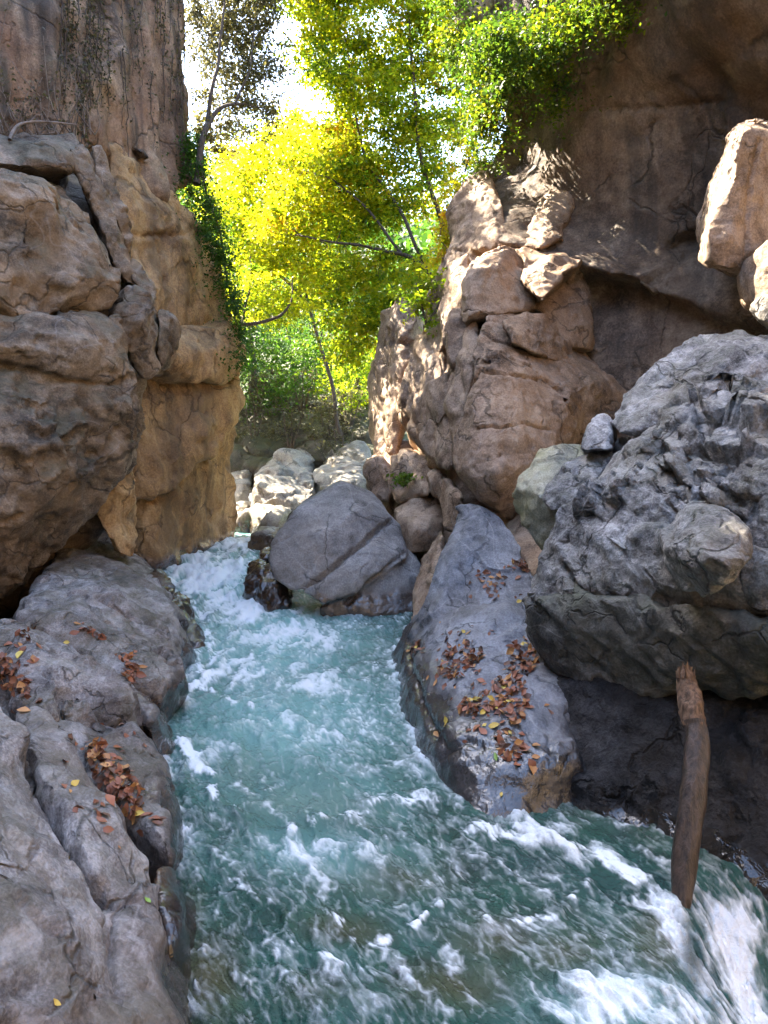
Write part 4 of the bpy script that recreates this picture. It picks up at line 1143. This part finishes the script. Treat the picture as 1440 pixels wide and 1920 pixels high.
def tubes(paths, base, sides=6):
    V, F = [], []
    k0 = 0
    for pts, rad in paths:
        pts = np.asarray(pts, float)
        rad = np.asarray(rad, float)
        t = np.gradient(pts, axis=0)
        t /= np.maximum(np.linalg.norm(t, axis=1), 1e-9)[:, None]
        ref = np.array([0.3, .2, 1.0]) if abs(t[:, 2]).mean() < .8 else np.array([1.0, .3, 0])
        a = np.cross(t, ref)
        a /= np.maximum(np.linalg.norm(a, axis=1), 1e-9)[:, None]
        b = np.cross(t, a)
        th = np.linspace(0, 2 * math.pi, sides, endpoint=False)
        ring = pts[:, None] + rad[:, None, None] * (np.cos(th)[None, :, None] * a[:, None] + np.sin(th)[None, :, None] * b[:, None])
        V.append(ring.reshape(-1, 3))
        m = len(pts)
        i = np.arange(m * sides).reshape(m, sides) + k0
        j = np.roll(i, -1, 1)
        F.append(np.stack([i[:-1], j[:-1], j[1:], i[1:]], -1).reshape(-1, 4))
        k0 += m * sides
    V, F = np.vstack(V) - np.array(base), np.vstack(F)
    return V, F


def tube_obj(name, paths, mat, parent, base, sides=6):
    V, F = tubes(paths, base, sides)
    TRI_COUNT[0] += len(F) * 2
    return link_mesh(name, mesh_from(name, V, F.ravel(), 4), mat, parent)


def bend(a, b, n=5, jit=.12, sag=.0):
    a, b = np.array(a, float), np.array(b, float)
    L = np.linalg.norm(b - a)
    t = np.linspace(0, 1, n)[:, None]
    p = a + (b - a) * t
    w = np.sin(np.pi * t)
    p += w * RNG.normal(size=3) * jit * L
    p[1:-1] += RNG.normal(size=(n - 2, 3)) * jit * .25 * L
    p[:, 2] -= (w[:, 0] * sag * L)
    return p


def in_poly(x, y, poly):
    c = False
    j = len(poly) - 1
    for i in range(len(poly)):
        xi, yi = poly[i]
        xj, yj = poly[j]
        if (yi > y) != (yj > y) and x < (xj - xi) * (y - yi) / (yj - yi) + xi:
            c = not c
        j = i
    return c


def sample_poly(poly, n, dmin, dmax):
    xs, ys = [p[0] for p in poly], [p[1] for p in poly]
    out = []
    while len(out) < n:
        x, y = random.uniform(min(xs), max(xs)), random.uniform(min(ys), max(ys))
        if in_poly(x, y, poly):
            out.append(P(x, y, random.uniform(dmin, dmax)))
    return np.array(out)


def tree(name, label, cat, trunks, regions, mat, leaf=.075, per=110, rad=.42, flat=.65, tint=(.5, .18), hang=0.0, group=None, twig_r=.012, trunk_name='trunk', crown='crown', up=.35, droop=.25, max_link=1e9):
    """trunks: list of (points (px, py, d), start radius, end radius); regions: polygons to fill with leafy clumps"""
    base = P(*trunks[0][0][0])
    root = tag(empty(name, base), label, cat, group)
    skel, paths = [], []
    for pts, r0, r1 in trunks:
        w = catmull(np.array([P(*p) for p in pts]), max(8, len(pts) * 5))
        L = np.linalg.norm(w[-1] - w[0])
        w[1:-1] += .02 * L * np.stack([perlin(np.stack([np.linspace(0, 4, len(w)), np.full(len(w), 7.3 * k), np.full(len(w), base[0])], 1), 50 + k) for k in range(3)], 1)[1:-1] * 1.5
        paths.append((w, np.linspace(r0, r1, len(w))))
        skel += [(*p, r) for p, r in zip(w, np.linspace(r0, r1, len(w)))]
    for k, (w, r) in enumerate(paths):
        tube_obj(trunk_name if k == 0 else 'limb', [(w, r)], M['bark'], root, base, 8)
    skel = np.array(skel)
    C, T = [], []
    for (poly, dmin, dmax, n, tofs) in regions:
        c = sample_poly(poly, n, dmin, dmax)
        C.append(c)
        T.append(np.full(n, tofs) + RNG.normal(0, tint[1] * .6, n))
    C, T = np.vstack(C), np.concatenate(T)
    order = np.argsort([np.min(((skel[:, :3] - c) ** 2).sum(1)) for c in C])
    br = []
    for k in order:
        d = ((skel[:, :3] - C[k]) ** 2).sum(1)
        j = int(np.argmin(d))
        if d[j] > max_link ** 2:
            continue
        p = bend(skel[j, :3], C[k], 6, .10, -.05)
        r0 = min(skel[j, 3] * .75, .010 + .012 * math.sqrt(d[j]))
        rr = np.linspace(max(r0, twig_r * .7), twig_r * .5, 6)
        br.append((p, rr))
        skel = np.vstack([skel, np.column_stack([p[2:], rr[2:]])])
    if br:
        tag(tube_obj('branches', br, M['bark'], root, base, 4), kind='stuff')
    n = len(C)
    cnt = (per * RNG.uniform(.5, 1.5, n)).astype(int)
    idx = np.repeat(np.arange(n), cnt)
    r = rad * RNG.uniform(.6, 1.35, n)
    off = RNG.normal(size=(len(idx), 3)) * .55
    # leaves sit along a handful of twigs in each clump
    tw = RNG.normal(size=(n, 7, 3))
    tw[:, :, 2] = tw[:, :, 2] * .5 - hang
    pick = tw[idx, RNG.integers(0, 7, len(idx))]
    u = RNG.uniform(0, 1.1, len(idx))[:, None]
    off = pick * u * .85 + off * .38
    off[:, 2] *= flat if hang == 0 else 1.0
    pos = C[idx] + off * r[idx][:, None]
    sz = leaf * RNG.uniform(.6, 1.3, len(idx))
    tn = tint[0] + T[idx] + RNG.normal(0, tint[1] * .5, len(idx))
    leaf_mesh(crown, pos, sz, tn, mat, root, base, up=up, droop=droop)
    return root


LEAFSTOPS = [(0.0, (.025, .062, .008)), (.3, (.085, .15, .010)), (.58, (.24, .265, .010)), (.85, (.36, .31, .010)), (1.0, (.36, .20, .015))]
M['leaf_yellow'] = leaf_mat('yellow_green_leaf', LEAFSTOPS, .62, 2.1)
M['leaf_green'] = leaf_mat('fresh_green_leaf', [(0.0, (.02, .05, .012)), (.5, (.05, .12, .018)), (1.0, (.14, .2, .02))], .5, 1.5)
M['leaf_creeper'] = leaf_mat('creeper_leaf', [(0.0, (.02, .045, .012)), (.45, (.055, .11, .014)), (.8, (.16, .21, .012)), (1.0, (.28, .26, .015))], .45, 1.4)
M['leaf_dark'] = leaf_mat('dull_leaf', [(0.0, (.035, .035, .025)), (.5, (.09, .085, .055)), (1.0, (.17, .15, .07))], .4, 1.2)

# yellow green tree leaning out from the right wall, its crown fills the middle of the gorge
tree('tree', 'bright yellow green tree leaning out from the right hand cliff over the river', 'tree',
     [([(840, 610, 17.7), (835, 545, 18.0), (800, 500, 18.1), (755, 475, 18.1), (690, 462, 18.3), (610, 452, 18.7), (540, 440, 19.3)], .075, .02),
      ([(835, 545, 18.0), (835, 440, 18.5), (800, 300, 18.9), (770, 120, 19.3), (740, -120, 19.5)], .07, .03),
      ([(800, 500, 18.1), (760, 400, 18.5), (700, 310, 18.9), (660, 190, 19.5), (640, 60, 19.9)], .05, .015),
      ([(755, 475, 18.1), (700, 400, 18.3), (630, 340, 18.7), (560, 320, 19.5)], .04, .012)],
     [([(548, -20), (572, 60), (590, 150), (640, 210), (620, 330), (700, 420), (790, 430), (850, 330), (890, 180), (930, 40), (950, -150), (560, -150)], 18.4, 21.6, 560, .08), ([(528, -150), (640, -150), (650, 200), (592, 170), (556, 60)], 18.6, 21.4, 66, .10),
      ([(560, 300), (640, 230), (700, 300), (740, 430), (650, 450), (580, 420), (470, 470), (500, 400)], 18.4, 21, 130, .12),
      ([(600, 470), (700, 470), (800, 480), (830, 540), (740, 570), (700, 600), (690, 670), (640, 690), (615, 600)], 18.0, 20.5, 110, .10),
      ([(600, -420), (1000, -420), (960, -150), (580, -150)], 19.0, 21.5, 60, .05)],
     M['leaf_yellow'], leaf=.105, per=135, rad=.54, tint=(.45, .26))
tree('tree', 'sunlit yellow tree in the gap between ochre cliff and leaning tree', 'tree',
     [([(640, 820, 24.5), (610, 700, 24.2), (570, 560, 23.8), (530, 420, 23.6), (500, 300, 23.4)], .07, .025),
      ([(570, 560, 23.8), (480, 480, 22.6), (430, 400, 22.0)], .06, .02), ([(530, 420, 23.6), (600, 330, 24.2), (640, 260, 24.6)], .06, .02)],
     [([(385, 290), (470, 270), (540, 230), (640, 235), (660, 420), (600, 560), (540, 600), (450, 590), (425, 520), (420, 430), (385, 400)], 20.5, 25.5, 330, .14),
      ([(470, 250), (560, 200), (580, 290), (480, 320)], 22, 25, 25, .05)],
     M['leaf_yellow'], leaf=.12, per=120, rad=.66, tint=(.48, .22))
tree('tree', 'sparse dark leaved tree growing from the left cliff edge against the sky', 'tree',
     [([(368, 345, 17.0), (378, 270, 17.0), (388, 235, 17.1), (410, 205, 17.2), (440, 194, 17.4), (475, 200, 17.8)], .085, .02),
      ([(385, 240, 17.1), (400, 150, 17.2), (420, 40, 17.4), (430, -120, 17.6)], .05, .015), ([(440, 194, 17.4), (470, 120, 17.6), (480, 20, 17.8)], .03, .01)],
     [([(355, -150), (500, -150), (525, 60), (535, 150), (520, 260), (460, 250), (400, 180), (360, 100)], 17.6, 20.2, 210, .0),
      
      ([(365, 150), (420, 190), (440, 290), (385, 300), (372, 220)], 17.3, 19.0, 22, .45)],
     M['leaf_dark'], leaf=.09, per=90, rad=.46, tint=(.62, .3))
tree('tree', 'low branch of lime leaves reaching out from the ochre cliff edge', 'tree',
     [([(448, 606, 18.6), (490, 605, 18.7), (525, 590, 18.8), (545, 565, 18.9), (550, 520, 19.0)], .055, .015), ([(452, 606, 18.7), (468, 540, 18.9), (470, 480, 19.0)], .03, .01)],
     [([(430, 500), (500, 490), (560, 560), (550, 600), (480, 610), (436, 590)], 18.8, 20.5, 34, .02)], M['leaf_yellow'], leaf=.09, per=90, rad=.40)
# green trees farther back
gt = [(470, 800, 28, 440, 560, 540, 790), (545, 800, 30, 500, 590, 600, 780), (610, 800, 31, 560, 600, 680, 790), (665, 790, 27, 620, 600, 720, 770), (600, 700, 36, 520, 470, 680, 680), (500, 650, 40, 430, 430, 600, 640)]
gl = ['fresh green tree behind the ochre cliff foot', 'green tree above the dark layered bank, left of the middle', 'dense green tree above the layered bank, right of the middle', 'yellowish green tree against the right hand pillar',
      'hazy green tree high behind the middle trees', 'hazy pale green tree high behind the ochre cliff edge']
for k, (x, y, d, x0, y0, x1, y1) in enumerate(gt):
    tree('tree', gl[k], 'tree', [([(x, y, d), (x + 6, (y + y0) / 2, d), (x - 8, y0 + 20, d)], .14, .03)],
         [([(x0, y0 + 60), ((x0 + x1) / 2, y0), (x1, y0 + 60), (x1, y1 - 30), ((x0 + x1) / 2, y1), (x0, y1 - 40)], d - 2, d + 2, 70, .0)],
         M['leaf_green'] if k != 3 else M['leaf_yellow'], leaf=.13, per=75, rad=.7, tint=(.55, .25) if k != 3 else (.4, .15), group='green trees at the far end of the gorge')
tree('tree', 'bushy tree on the far left bank, mostly hidden behind the ochre cliff', 'tree', [([(330, 840, 26.0), (325, 700, 26.0), (335, 520, 26.0)], .16, .04)],
     [([(180, 420), (340, 380), (420, 480), (435, 700), (300, 760), (180, 700)], 24.0, 30, 190, .0)], M['leaf_green'], leaf=.19, per=105, rad=.85, tint=(.5, .25), group='green trees at the far end of the gorge')  # added behind the cliff to keep sun off the far ledges
# shrubs at the foot of those trees
for k, (x, y, d, w, lab) in enumerate([(480, 740, 26.5, 50, 'dull bushy shrub over the layered bank behind ochre cliff'), (565, 745, 26.5, 60, 'brownish shrub hanging over the middle of the layered bank'),
                                       (655, 775, 25.5, 50, 'thin brown shrub beside the pillar above the pale ledge'), (640, 845, 24, 22, 'leaning bare stemmed bush on the pale ledge'), (475, 800, 25.4, 45, 'low dull shrub on the face of the layered bank beside ochre cliff'), (545, 812, 25.0, 45, 'low shrub hanging on the middle face of the layered bank'), (615, 805, 25.0, 45, 'low shrub between layered bank and pillar')]):
    tree('shrub', lab, 'shrub', [([(x, y + 40, d), (x - 8, y, d), (x - 14, y - 40, d)], .05, .015), ([(x, y + 40, d), (x + 12, y, d), (x + 22, y - 35, d)], .04, .012), ([(x, y + 40, d), (x + 3, y + 5, d), (x + 2, y - 45, d)], .04, .012)],
         [([(x - w, y), (x - w * .6, y - 45), (x + w * .6, y - 45), (x + w, y), (x + w * .5, y + 25), (x - w * .5, y + 25)], d - 1, d + 1, (16, 16, 16, 5, 14, 14, 14)[k], .0)],
         M['leaf_dark'], leaf=.10, per=60, rad=.5, tint=(.6, .3), group='shrubs on the far bank')
# creepers and shrubs on the walls
tree('creeper', 'lush green creeper spilling over the top of the hollow wall', 'creeper',
     [([(1180, -80, 12.0), (1100, 10, 12.6), (1020, 60, 13.3), (960, 110, 13.9)], .04, .015), ([(1100, 10, 12.6), (1050, 110, 13.0), (1045, 190, 13.2)], .03, .01)],
     [([(890, 60), (1000, 10), (1150, -60), (1260, -60), (1180, 20), (1080, 50), (1070, 120), (1000, 110), (960, 150), (910, 200), (890, 130)], 12.2, 14.0, 150, .0), ([(800, -60), (960, -60), (960, 100), (905, 210), (870, 150), (830, 80)], 14.0, 15.2, 70, .05),
      ([(1000, 100), (1070, 110), (1062, 200), (1030, 205)], 12.9, 13.4, 14, .05), ([(900, 100), (960, 130), (920, 230), (895, 280), (880, 200)], 13.9, 14.6, 30, .1),
      ([(980, -420), (1320, -420), (1250, -60), (950, -40)], 11.0, 13.6, 60, 0), ([(1130, -60), (1300, -60), (1225, 25), (1120, 60), (1075, 85)], 11.7, 12.7, 34, .1), ([(885, 180), (945, 190), (938, 300), (890, 320)], 14.5, 15.3, 16, .05)],
     M['leaf_creeper'], leaf=.08, per=95, rad=.36, tint=(.5, .3), trunk_name='stem', crown='foliage', hang=.5)
tree('creeper', 'yellow leaves hanging in strands down the lit left rim of the hollow wall', 'creeper',
     [([(900, 180, 15.6), (880, 280, 15.9), (862, 380, 16.0), (840, 480, 16.1)], .03, .01)],
     [([(870, 250), (910, 240), (880, 330), (860, 420), (845, 500), (815, 500), (820, 420), (840, 340)], 15.6, 16.6, 50, .12)],
     M['leaf_yellow'], leaf=.07, per=75, rad=.26, hang=1.2, tint=(.7, .15), trunk_name='stem', crown='foliage')
tree('shrub', 'leafy lime shrub perched on the flank between pillar and spur', 'shrub',
     [([(800, 610, 14.9), (790, 570, 14.8), (780, 530, 14.8)], .03, .01), ([(800, 610, 14.9), (830, 560, 14.7), (850, 520, 14.6)], .03, .01)],
     [([(755, 520), (840, 510), (850, 560), (810, 620), (775, 610)], 14.6, 15.4, 20, .0)], M['leaf_yellow'], leaf=.085, per=70, rad=.28, tint=(.42, .16))
tree('ivy', 'dark ivy hanging down the shaded right edge of the ochre cliff', 'ivy',
     [([(368, 250, 17.3), (385, 360, 17.5), (415, 450, 18.0), (436, 560, 18.5), (455, 660, 18.7)], .03, .012)],
     [([(355, 230), (372, 240), (385, 340), (425, 440), (440, 520), (452, 600), (470, 650), (462, 700), (440, 640), (425, 560), (400, 480), (365, 410), (320, 350), (345, 300)], 16.7, 18.6, 170, .0)],
     M['leaf_green'], leaf=.07, per=75, rad=.27, tint=(.3, .25), hang=.8, trunk_name='stem', crown='foliage')
ub = BVH['upper']
stems, C, T = [], [], []
for k in range(46):
    x, y = random.uniform(110, 352), random.uniform(-120, 150)
    n = random.randint(14, 46)
    dense = random.uniform(.5, 4.5)
    pts = []
    for j in range(n):
        hh = ub.ray_cast(Vector(CAM), Vector(P(x, y, 1.0) - CAM).normalized())
        if hh[0] is not None:
            nn = hh[1] if hh[1].dot(Vector(CAM) - hh[0]) > 0 else -hh[1]
            pts.append(np.array(hh[0] + nn * .05))
            m = RNG.poisson(dense * (1 - .5 * j / n))
            for _ in range(m):
                C.append(pts[-1] + RNG.normal(0, .06, 3) + np.array(nn) * .05)
                T.append(RNG.uniform(0, 1))
        y += 6
        x += random.uniform(-1.6, 1.6)
    if len(pts) > 3:
        stems.append((np.array(pts), np.linspace(.012, .005, len(pts))))
ib = stems[0][0][0]
iv = tag(empty('ivy', ib), 'thin grey green strands trailing down the upper left wall in streaks', 'ivy')
tag(tube_obj('stems', stems, M['bark'], iv, ib, 4), kind='stuff')
leaf_mesh('foliage', np.array(C), RNG.uniform(.04, .085, len(C)), np.array(T), M['leaf_dark'], iv, ib)
# dry plants on the ledge
lp = []
for k in range(46):
    x = random.uniform(-40, 185)
    a = P(x, 252, 12.1 + .0035 * x)
    b = a + np.array([random.uniform(-.5, .5), random.uniform(-.3, .3), random.uniform(.25, 1.0 if k < 34 else 2.0)])
    lp.append((bend(a, b, 5, .12), np.linspace(.012, .004, 5)))
root = tag(empty('dry_shrub', P(90, 252, 12.3)), 'tangle of bare dry stems on the ledge above the grey cliff', 'shrub')
tag(tube_obj('stems', lp, M['twig'], root, P(90, 252, 12.3), 4), kind='stuff')
c = np.concatenate([p[0][2:] for p in lp])
c = np.repeat(c, 3, 0) + RNG.normal(0, .07, (len(c) * 3, 3))
leaf_mesh('foliage', c, np.full(len(c), .06) * RNG.uniform(.6, 1.3, len(c)), RNG.uniform(0, 1, len(c)), M['leaf_dark'], root, P(90, 252, 12.3))
db = tag(empty('dead_branch', P(60, 246, 11.9)), 'pale dead branch lying along the ledge above the grey cliff', 'branch')
tube_obj('limb', [(catmull(np.array([P(*p) for p in [(18, 262, 11.2), (30, 238, 11.5), (55, 229, 11.7), (95, 229, 11.9), (145, 234, 12.1)]]), 14), np.linspace(.03, .012, 14)),
                  (bend(P(55, 229, 11.7), P(80, 215, 11.8), 5), np.linspace(.014, .005, 5))], M['twig'], db, P(60, 246, 11.9), 6)
tree('plant', 'small bright green plant on the brown rocks below the pillar', 'plant',
     [([(760, 912, 14.5), (760, 902, 14.45), (758, 893, 14.4)], .012, .006)], [([(745, 892), (770, 890), (775, 904), (748, 906)], 14.3, 14.6, 8, .1)], M['leaf_green'], leaf=.09, per=26, rad=.13, tint=(.8, .15), trunk_name='stem', crown='foliage')

# woods on the far hillside: one mass
n = 26000
x = RNG.uniform(-60, 60, n)
y = 30 + RNG.uniform(0, 1, n) ** 1.2 * 105
z = ground_h(x, y) + RNG.uniform(0, 1, n) ** .7 * 4.5 * (.55 + .9 * fbm(np.stack([x * .22, y * .22, x * 0], 1), 2, 77))
c = np.stack([x, y, z], 1)
me = mesh_from('hillside_woods', leaf_quads(c, .55 + RNG.uniform(0, .6, n), up=.5), np.arange(4 * n), 4, False)
me.attributes.new('tint', 'FLOAT', 'POINT').data.foreach_set('value', np.repeat(np.clip(.45 + .5 * fbm(c * .12, 3, 78) + RNG.normal(0, .12, n), 0, 1), 4).astype(np.float32))
TRI_COUNT[0] += 2 * n
tag(link_mesh('hillside_woods', me, M['leaf_green']), 'hazy green woods covering the far hillside', kind='stuff')

# ================================================================== fallen leaves, log, small things
def dead_leaf_mat(name, a, b):
    m, nt = new_mat(name)
    g = N(nt)
    uv = g.node('ShaderNodeTexCoord').outputs['Object']
    oi = g.node('ShaderNodeObjectInfo').outputs['Random']
    n = g.noise(uv, 60, 4, .6)
    f = g.math('ADD', g.math('MULTIPLY', n, .7), g.math('MULTIPLY', oi, .5))
    col = g.ramp(f, [(.25, a), (.8, b)])
    pb = g.node('ShaderNodeBsdfPrincipled')
    g.put(pb.inputs['Base Color'], col)
    pb.inputs['Roughness'].default_value = .55
    out = g.node('ShaderNodeOutputMaterial')
    nt.links.new(pb.outputs[0], out.inputs[0])
    return m


LM = {'rust': dead_leaf_mat('rust_leaf', (.12, .038, .018), (.30, .11, .05)), 'brown': dead_leaf_mat('brown_leaf', (.05, .024, .014), (.17, .08, .045)),
      'orange': dead_leaf_mat('orange_leaf', (.30, .12, .03), (.48, .24, .08)), 'yellow': dead_leaf_mat('yellow_leaf', (.46, .30, .04), (.60, .46, .10)),
      'green': dead_leaf_mat('green_leaf', (.08, .17, .02), (.20, .32, .05))}


def leaf_shape(seed, mat, w=.34):
    r = np.random.default_rng(seed)
    prof = [0.03, .62, 1.0, .78, .05]
    curl, cup, twist = r.uniform(-.5, .9), r.uniform(.05, .5), r.uniform(-.5, .5)
    vs, fs = [], []
    for k, p in enumerate(prof):
        t = k / 4
        x = t - .5
        z = curl * (x * x - .1)
        for s in (-1, 0, 1):
            y = s * w * p
            vs.append((x, y * (1 - .3 * cup), z + abs(s) * cup * w * p + twist * x * y + r.normal(0, .02)))
    for k in range(4):
        for j in range(2):
            a = k * 3 + j
            fs.append((a, a + 1, a + 4, a + 3))
    me = bpy.data.meshes.new('leaf')
    me.from_pydata(vs, [], fs)
    me.polygons.foreach_set('use_smooth', [True] * len(fs))
    me.materials.append(mat)
    return me


LEAVES = {k: [leaf_shape(10 * i + j, m) for j in range(4)] for i, (k, m) in enumerate(LM.items())}
KEEP = [BVH[k] for k in BVH]


def hit(px, py):
    d = Vector(P(px, py, 1.0) - CAM).normalized()
    best = None
    for b in KEEP:
        h = b.ray_cast(Vector(CAM), d)
        if h[0] is not None and (best is None or h[3] < best[3]):
            best = h
    return best


def put_leaf(parent, h, kind, size, lift=0.0, tilt=.5):
    n = h[1] if h[1].dot(Vector(CAM) - h[0]) > 0 else -h[1]
    n = (n + Vector(RNG.normal(0, tilt, 3))).normalized()
    o = bpy.data.objects.new('leaf', random.choice(LEAVES[kind]))
    COL.objects.link(o)
    q = n.to_track_quat('Z', 'Y')
    from mathutils import Quaternion
    q = q @ Quaternion((0, 0, 1), random.uniform(0, 6.283))
    o.rotation_mode = 'QUATERNION'
    o.rotation_quaternion = q
    s = size * random.uniform(.5, 1.3)
    o.scale = (s, s * random.uniform(.7, 1.1), s)
    loc = h[0] + h[1].normalized() * (0.008 + lift) if h[1].z > -.2 else h[0]
    if parent is not None:
        o.parent = parent
        o.location = loc - parent.location
    else:
        o.location = loc
    return o


def pile(poly, n, label, mix, size=.085, depth=.035):
    cx, cy = np.mean([p[0] for p in poly]), np.mean([p[1] for p in poly])
    root = None
    xs, ys = [p[0] for p in poly], [p[1] for p in poly]
    k = 0
    tries = 0
    while k < n and tries < n * 40:
        tries += 1
        x, y = random.uniform(min(xs), max(xs)), random.uniform(min(ys), max(ys))
        if k < n * .16:
            x, y = cx + (x - cx) * 1.5, cy + (y - cy) * 1.5      # a few stray ones around
        elif not in_poly(x, y, poly):
            continue
        h = hit(x, y)
        if h is None:
            continue
        if root is None:
            root = tag(empty('leaf_pile', h[0]), label, 'leaf pile', 'piles of fallen leaves on the rocks')
        put_leaf(root, h, random.choices(list(mix), list(mix.values()))[0], size, random.uniform(0, depth) if k > n * .16 else 0, .45 if k > n * .16 else .2)
        k += 1


RU = {'rust': 6, 'brown': 3, 'orange': 2.0, 'yellow': .35}
RB = {'rust': 6, 'brown': 5, 'orange': 1.0, 'yellow': .15}
pile([(822, 1240), (845, 1212), (890, 1205), (908, 1225), (900, 1255), (860, 1275), (825, 1268)], 130, 'round heap of rust leaves in a dip of the blue grey slab', RU)
pile([(960, 1205), (1000, 1215), (1010, 1240), (985, 1280), (990, 1340), (970, 1365), (930, 1345), (870, 1345), (850, 1325), (905, 1305), (945, 1265)], 260, 'long hooked drift of leaves along the foot of the boulder on the slab', RU)
pile([(940, 1370), (965, 1375), (990, 1410), (960, 1430), (935, 1415)], 38, 'small tail of leaves below the long drift on the slab', RU)
pile([(890, 1070), (935, 1075), (960, 1085), (945, 1100), (925, 1140), (915, 1110), (895, 1095)], 44, 'thin scatter of leaves high on the blue grey slab', RU, .085, .01)
pile([(960, 1055), (1015, 1050), (1020, 1070), (985, 1075)], 50, 'dark brown leaves tucked under the boulder at the top of the slab', RB, .09, .02)
pile([(762, 1215), (790, 1205), (792, 1222), (770, 1230)], 22, 'few rust leaves at the river side edge of the slab', RB, .085, .02)
pile([(150, 1395), (190, 1392), (215, 1430), (240, 1450), (268, 1500), (262, 1540), (235, 1520), (205, 1480), (170, 1430)], 230, 'long heap of rust leaves on the smooth bank ledge', RU, .075)
pile([(0, 1228), (30, 1240), (60, 1300), (55, 1315), (25, 1300), (0, 1265)], 90, 'rust leaves filling the gap between bank rocks at the left edge', RU, .085)
pile([(218, 1240), (245, 1232), (258, 1262), (248, 1278), (225, 1272)], 46, 'leaves lodged in the corner below the broad bank slab', RB, .095)
pile([(150, 1172), (200, 1190), (196, 1200), (160, 1186)], 22, 'line of leaves along the crack of the broad bank slab', RB, .09, .01)
pile([(20, 1185), (60, 1180), (65, 1210), (30, 1215)], 14, 'thin scatter of leaves on the rounded violet bank rock', RU, .09, .005)
pile([(286, 1530), (305, 1532), (302, 1548), (288, 1546)], 9, 'small cluster of curled brown leaves near the water side edge of the bank ledge', RB, .075, .01)
pile([(1060, 738), (1078, 745), (1090, 760), (1075, 758)], 16, 'brown leaves caught in a crack of the right hand spur', RB, .10, .01)
singles = [(103, 1882, 'yellow', .055, 'single ochre yellow leaf lying on the nearest rock'), (140, 1470, 'yellow', .05, 'small yellow leaf on the long smooth rib'),
           (222, 1590, 'orange', .05, 'pale tan leaf low on the long smooth rib'), (125, 1205, 'yellow', .11, 'large yellow leaf on the rounded violet bank rock'),
           (38, 1228, 'yellow', .11, 'yellow leaf above the gap filled with leaves'), (870, 1185, 'yellow', .10, 'yellow leaf above the round heap on the slab'), (826, 1168, 'orange', .07, 'lone tan leaf in the middle of the slab'),
           (836, 1354, 'yellow', .10, 'yellow leaf left of the long drift on the slab'), (926, 1362, 'yellow', .09, 'yellow leaf just below the long drift on the slab'), (908, 1360, 'yellow', .06, 'small yellow leaf near tail of the drift'),
           (930, 1420, 'green', .09, 'greenish leaf beside the tail of leaves on wet slab'), (1004, 1420, 'orange', .07, 'orange leaf on the wet part of the slab'), (275, 1690, 'green', .085, 'green fern leaf stuck in the seam of the bank rock'),
           (940, 1490, 'yellow', .05, 'tiny tan leaf on the shining wet nose of slab'), (133, 1607, 'yellow', .025, 'tiny pale leaf on the nearest rock')]
for x, y, kd, s, lab in singles:
    h = hit(x, y)
    if h is not None:
        tag(put_leaf(None, h, kd, s, 0, .15), lab, 'leaf', 'single fallen leaves')

# the leaning log
def log_mesh(path, rad, sides, jag, seed):
    w = catmull(np.array([P(*p) for p in path]), 44)
    r = np.interp(np.linspace(0, 1, 44), np.linspace(0, 1, len(rad)), rad)
    V, F = tubes([(w, r)], w[-1], sides)
    c = np.repeat(w, sides, 0) - w[-1]
    dirv = V - c
    th = np.tile(np.linspace(0, 2 * math.pi, sides, endpoint=False), 44)
    s = np.repeat(np.linspace(0, 6, 44), sides)
    k = 1 + .22 * fbm(np.stack([np.cos(th) * 1.2, np.sin(th) * 1.2, s * .7], 1), 3, seed) + .05 * fbm(np.stack([np.cos(th) * 5, np.sin(th) * 5, s * .8], 1), 2, seed + 1)
    V = c + dirv * k[:, None]
    if jag:
        top = np.arange(sides)
        V[top] += np.array([0, 0, 1]) * (RNG.uniform(-.02, .07, sides))[:, None]
    return V, F, w


M['wood'] = plain_mat('torn_bare_wood', (.055, .032, .019), (.23, .135, .078), 9, .7, .6, (5, 5, .8))
M['logbark'] = plain_mat('soaked_log', (.016, .011, .008), (.085, .055, .038), 8, .45, .7, (4, 4, .5))
lb = P(1278, 1700, 4.98)
logr = tag(empty('log', lb), 'weathered driftwood log leaning upright from the river against the great boulder', 'log')
V, F, w = log_mesh([(1301, 1352, 5.42), (1306, 1385, 5.36), (1300, 1480, 5.22), (1287, 1580, 5.1), (1279, 1680, 5.0), (1274, 1740, 4.94)], [.082, .082, .086, .080, .070, .060], 22, False, 400)
TRI_COUNT[0] += 2 * len(F)
link_mesh('trunk', mesh_from('trunk', V + w[-1] - lb, F.ravel(), 4), M['logbark'], logr)
V, F, w = log_mesh([(1284, 1258, 5.60), (1288, 1285, 5.55), (1297, 1325, 5.47), (1301, 1362, 5.41)], [.056, .072, .085, .080], 22, True, 410)
link_mesh('broken_end', mesh_from('broken_end', V + w[-1] - lb, F.ravel(), 4), M['wood'], logr)
sp = []
for k in range(9):
    th = random.uniform(0, 6.28)
    a = P(1286 + 16 * math.cos(th), 1270, 5.57 + .06 * math.sin(th))
    sp.append(([a, a + np.array([random.uniform(-.02, .02), 0, random.uniform(.03, .11)])], [.014, .003]))
tag(tube_obj('splinters', sp, M['wood'], logr, lb, 4), kind='stuff')
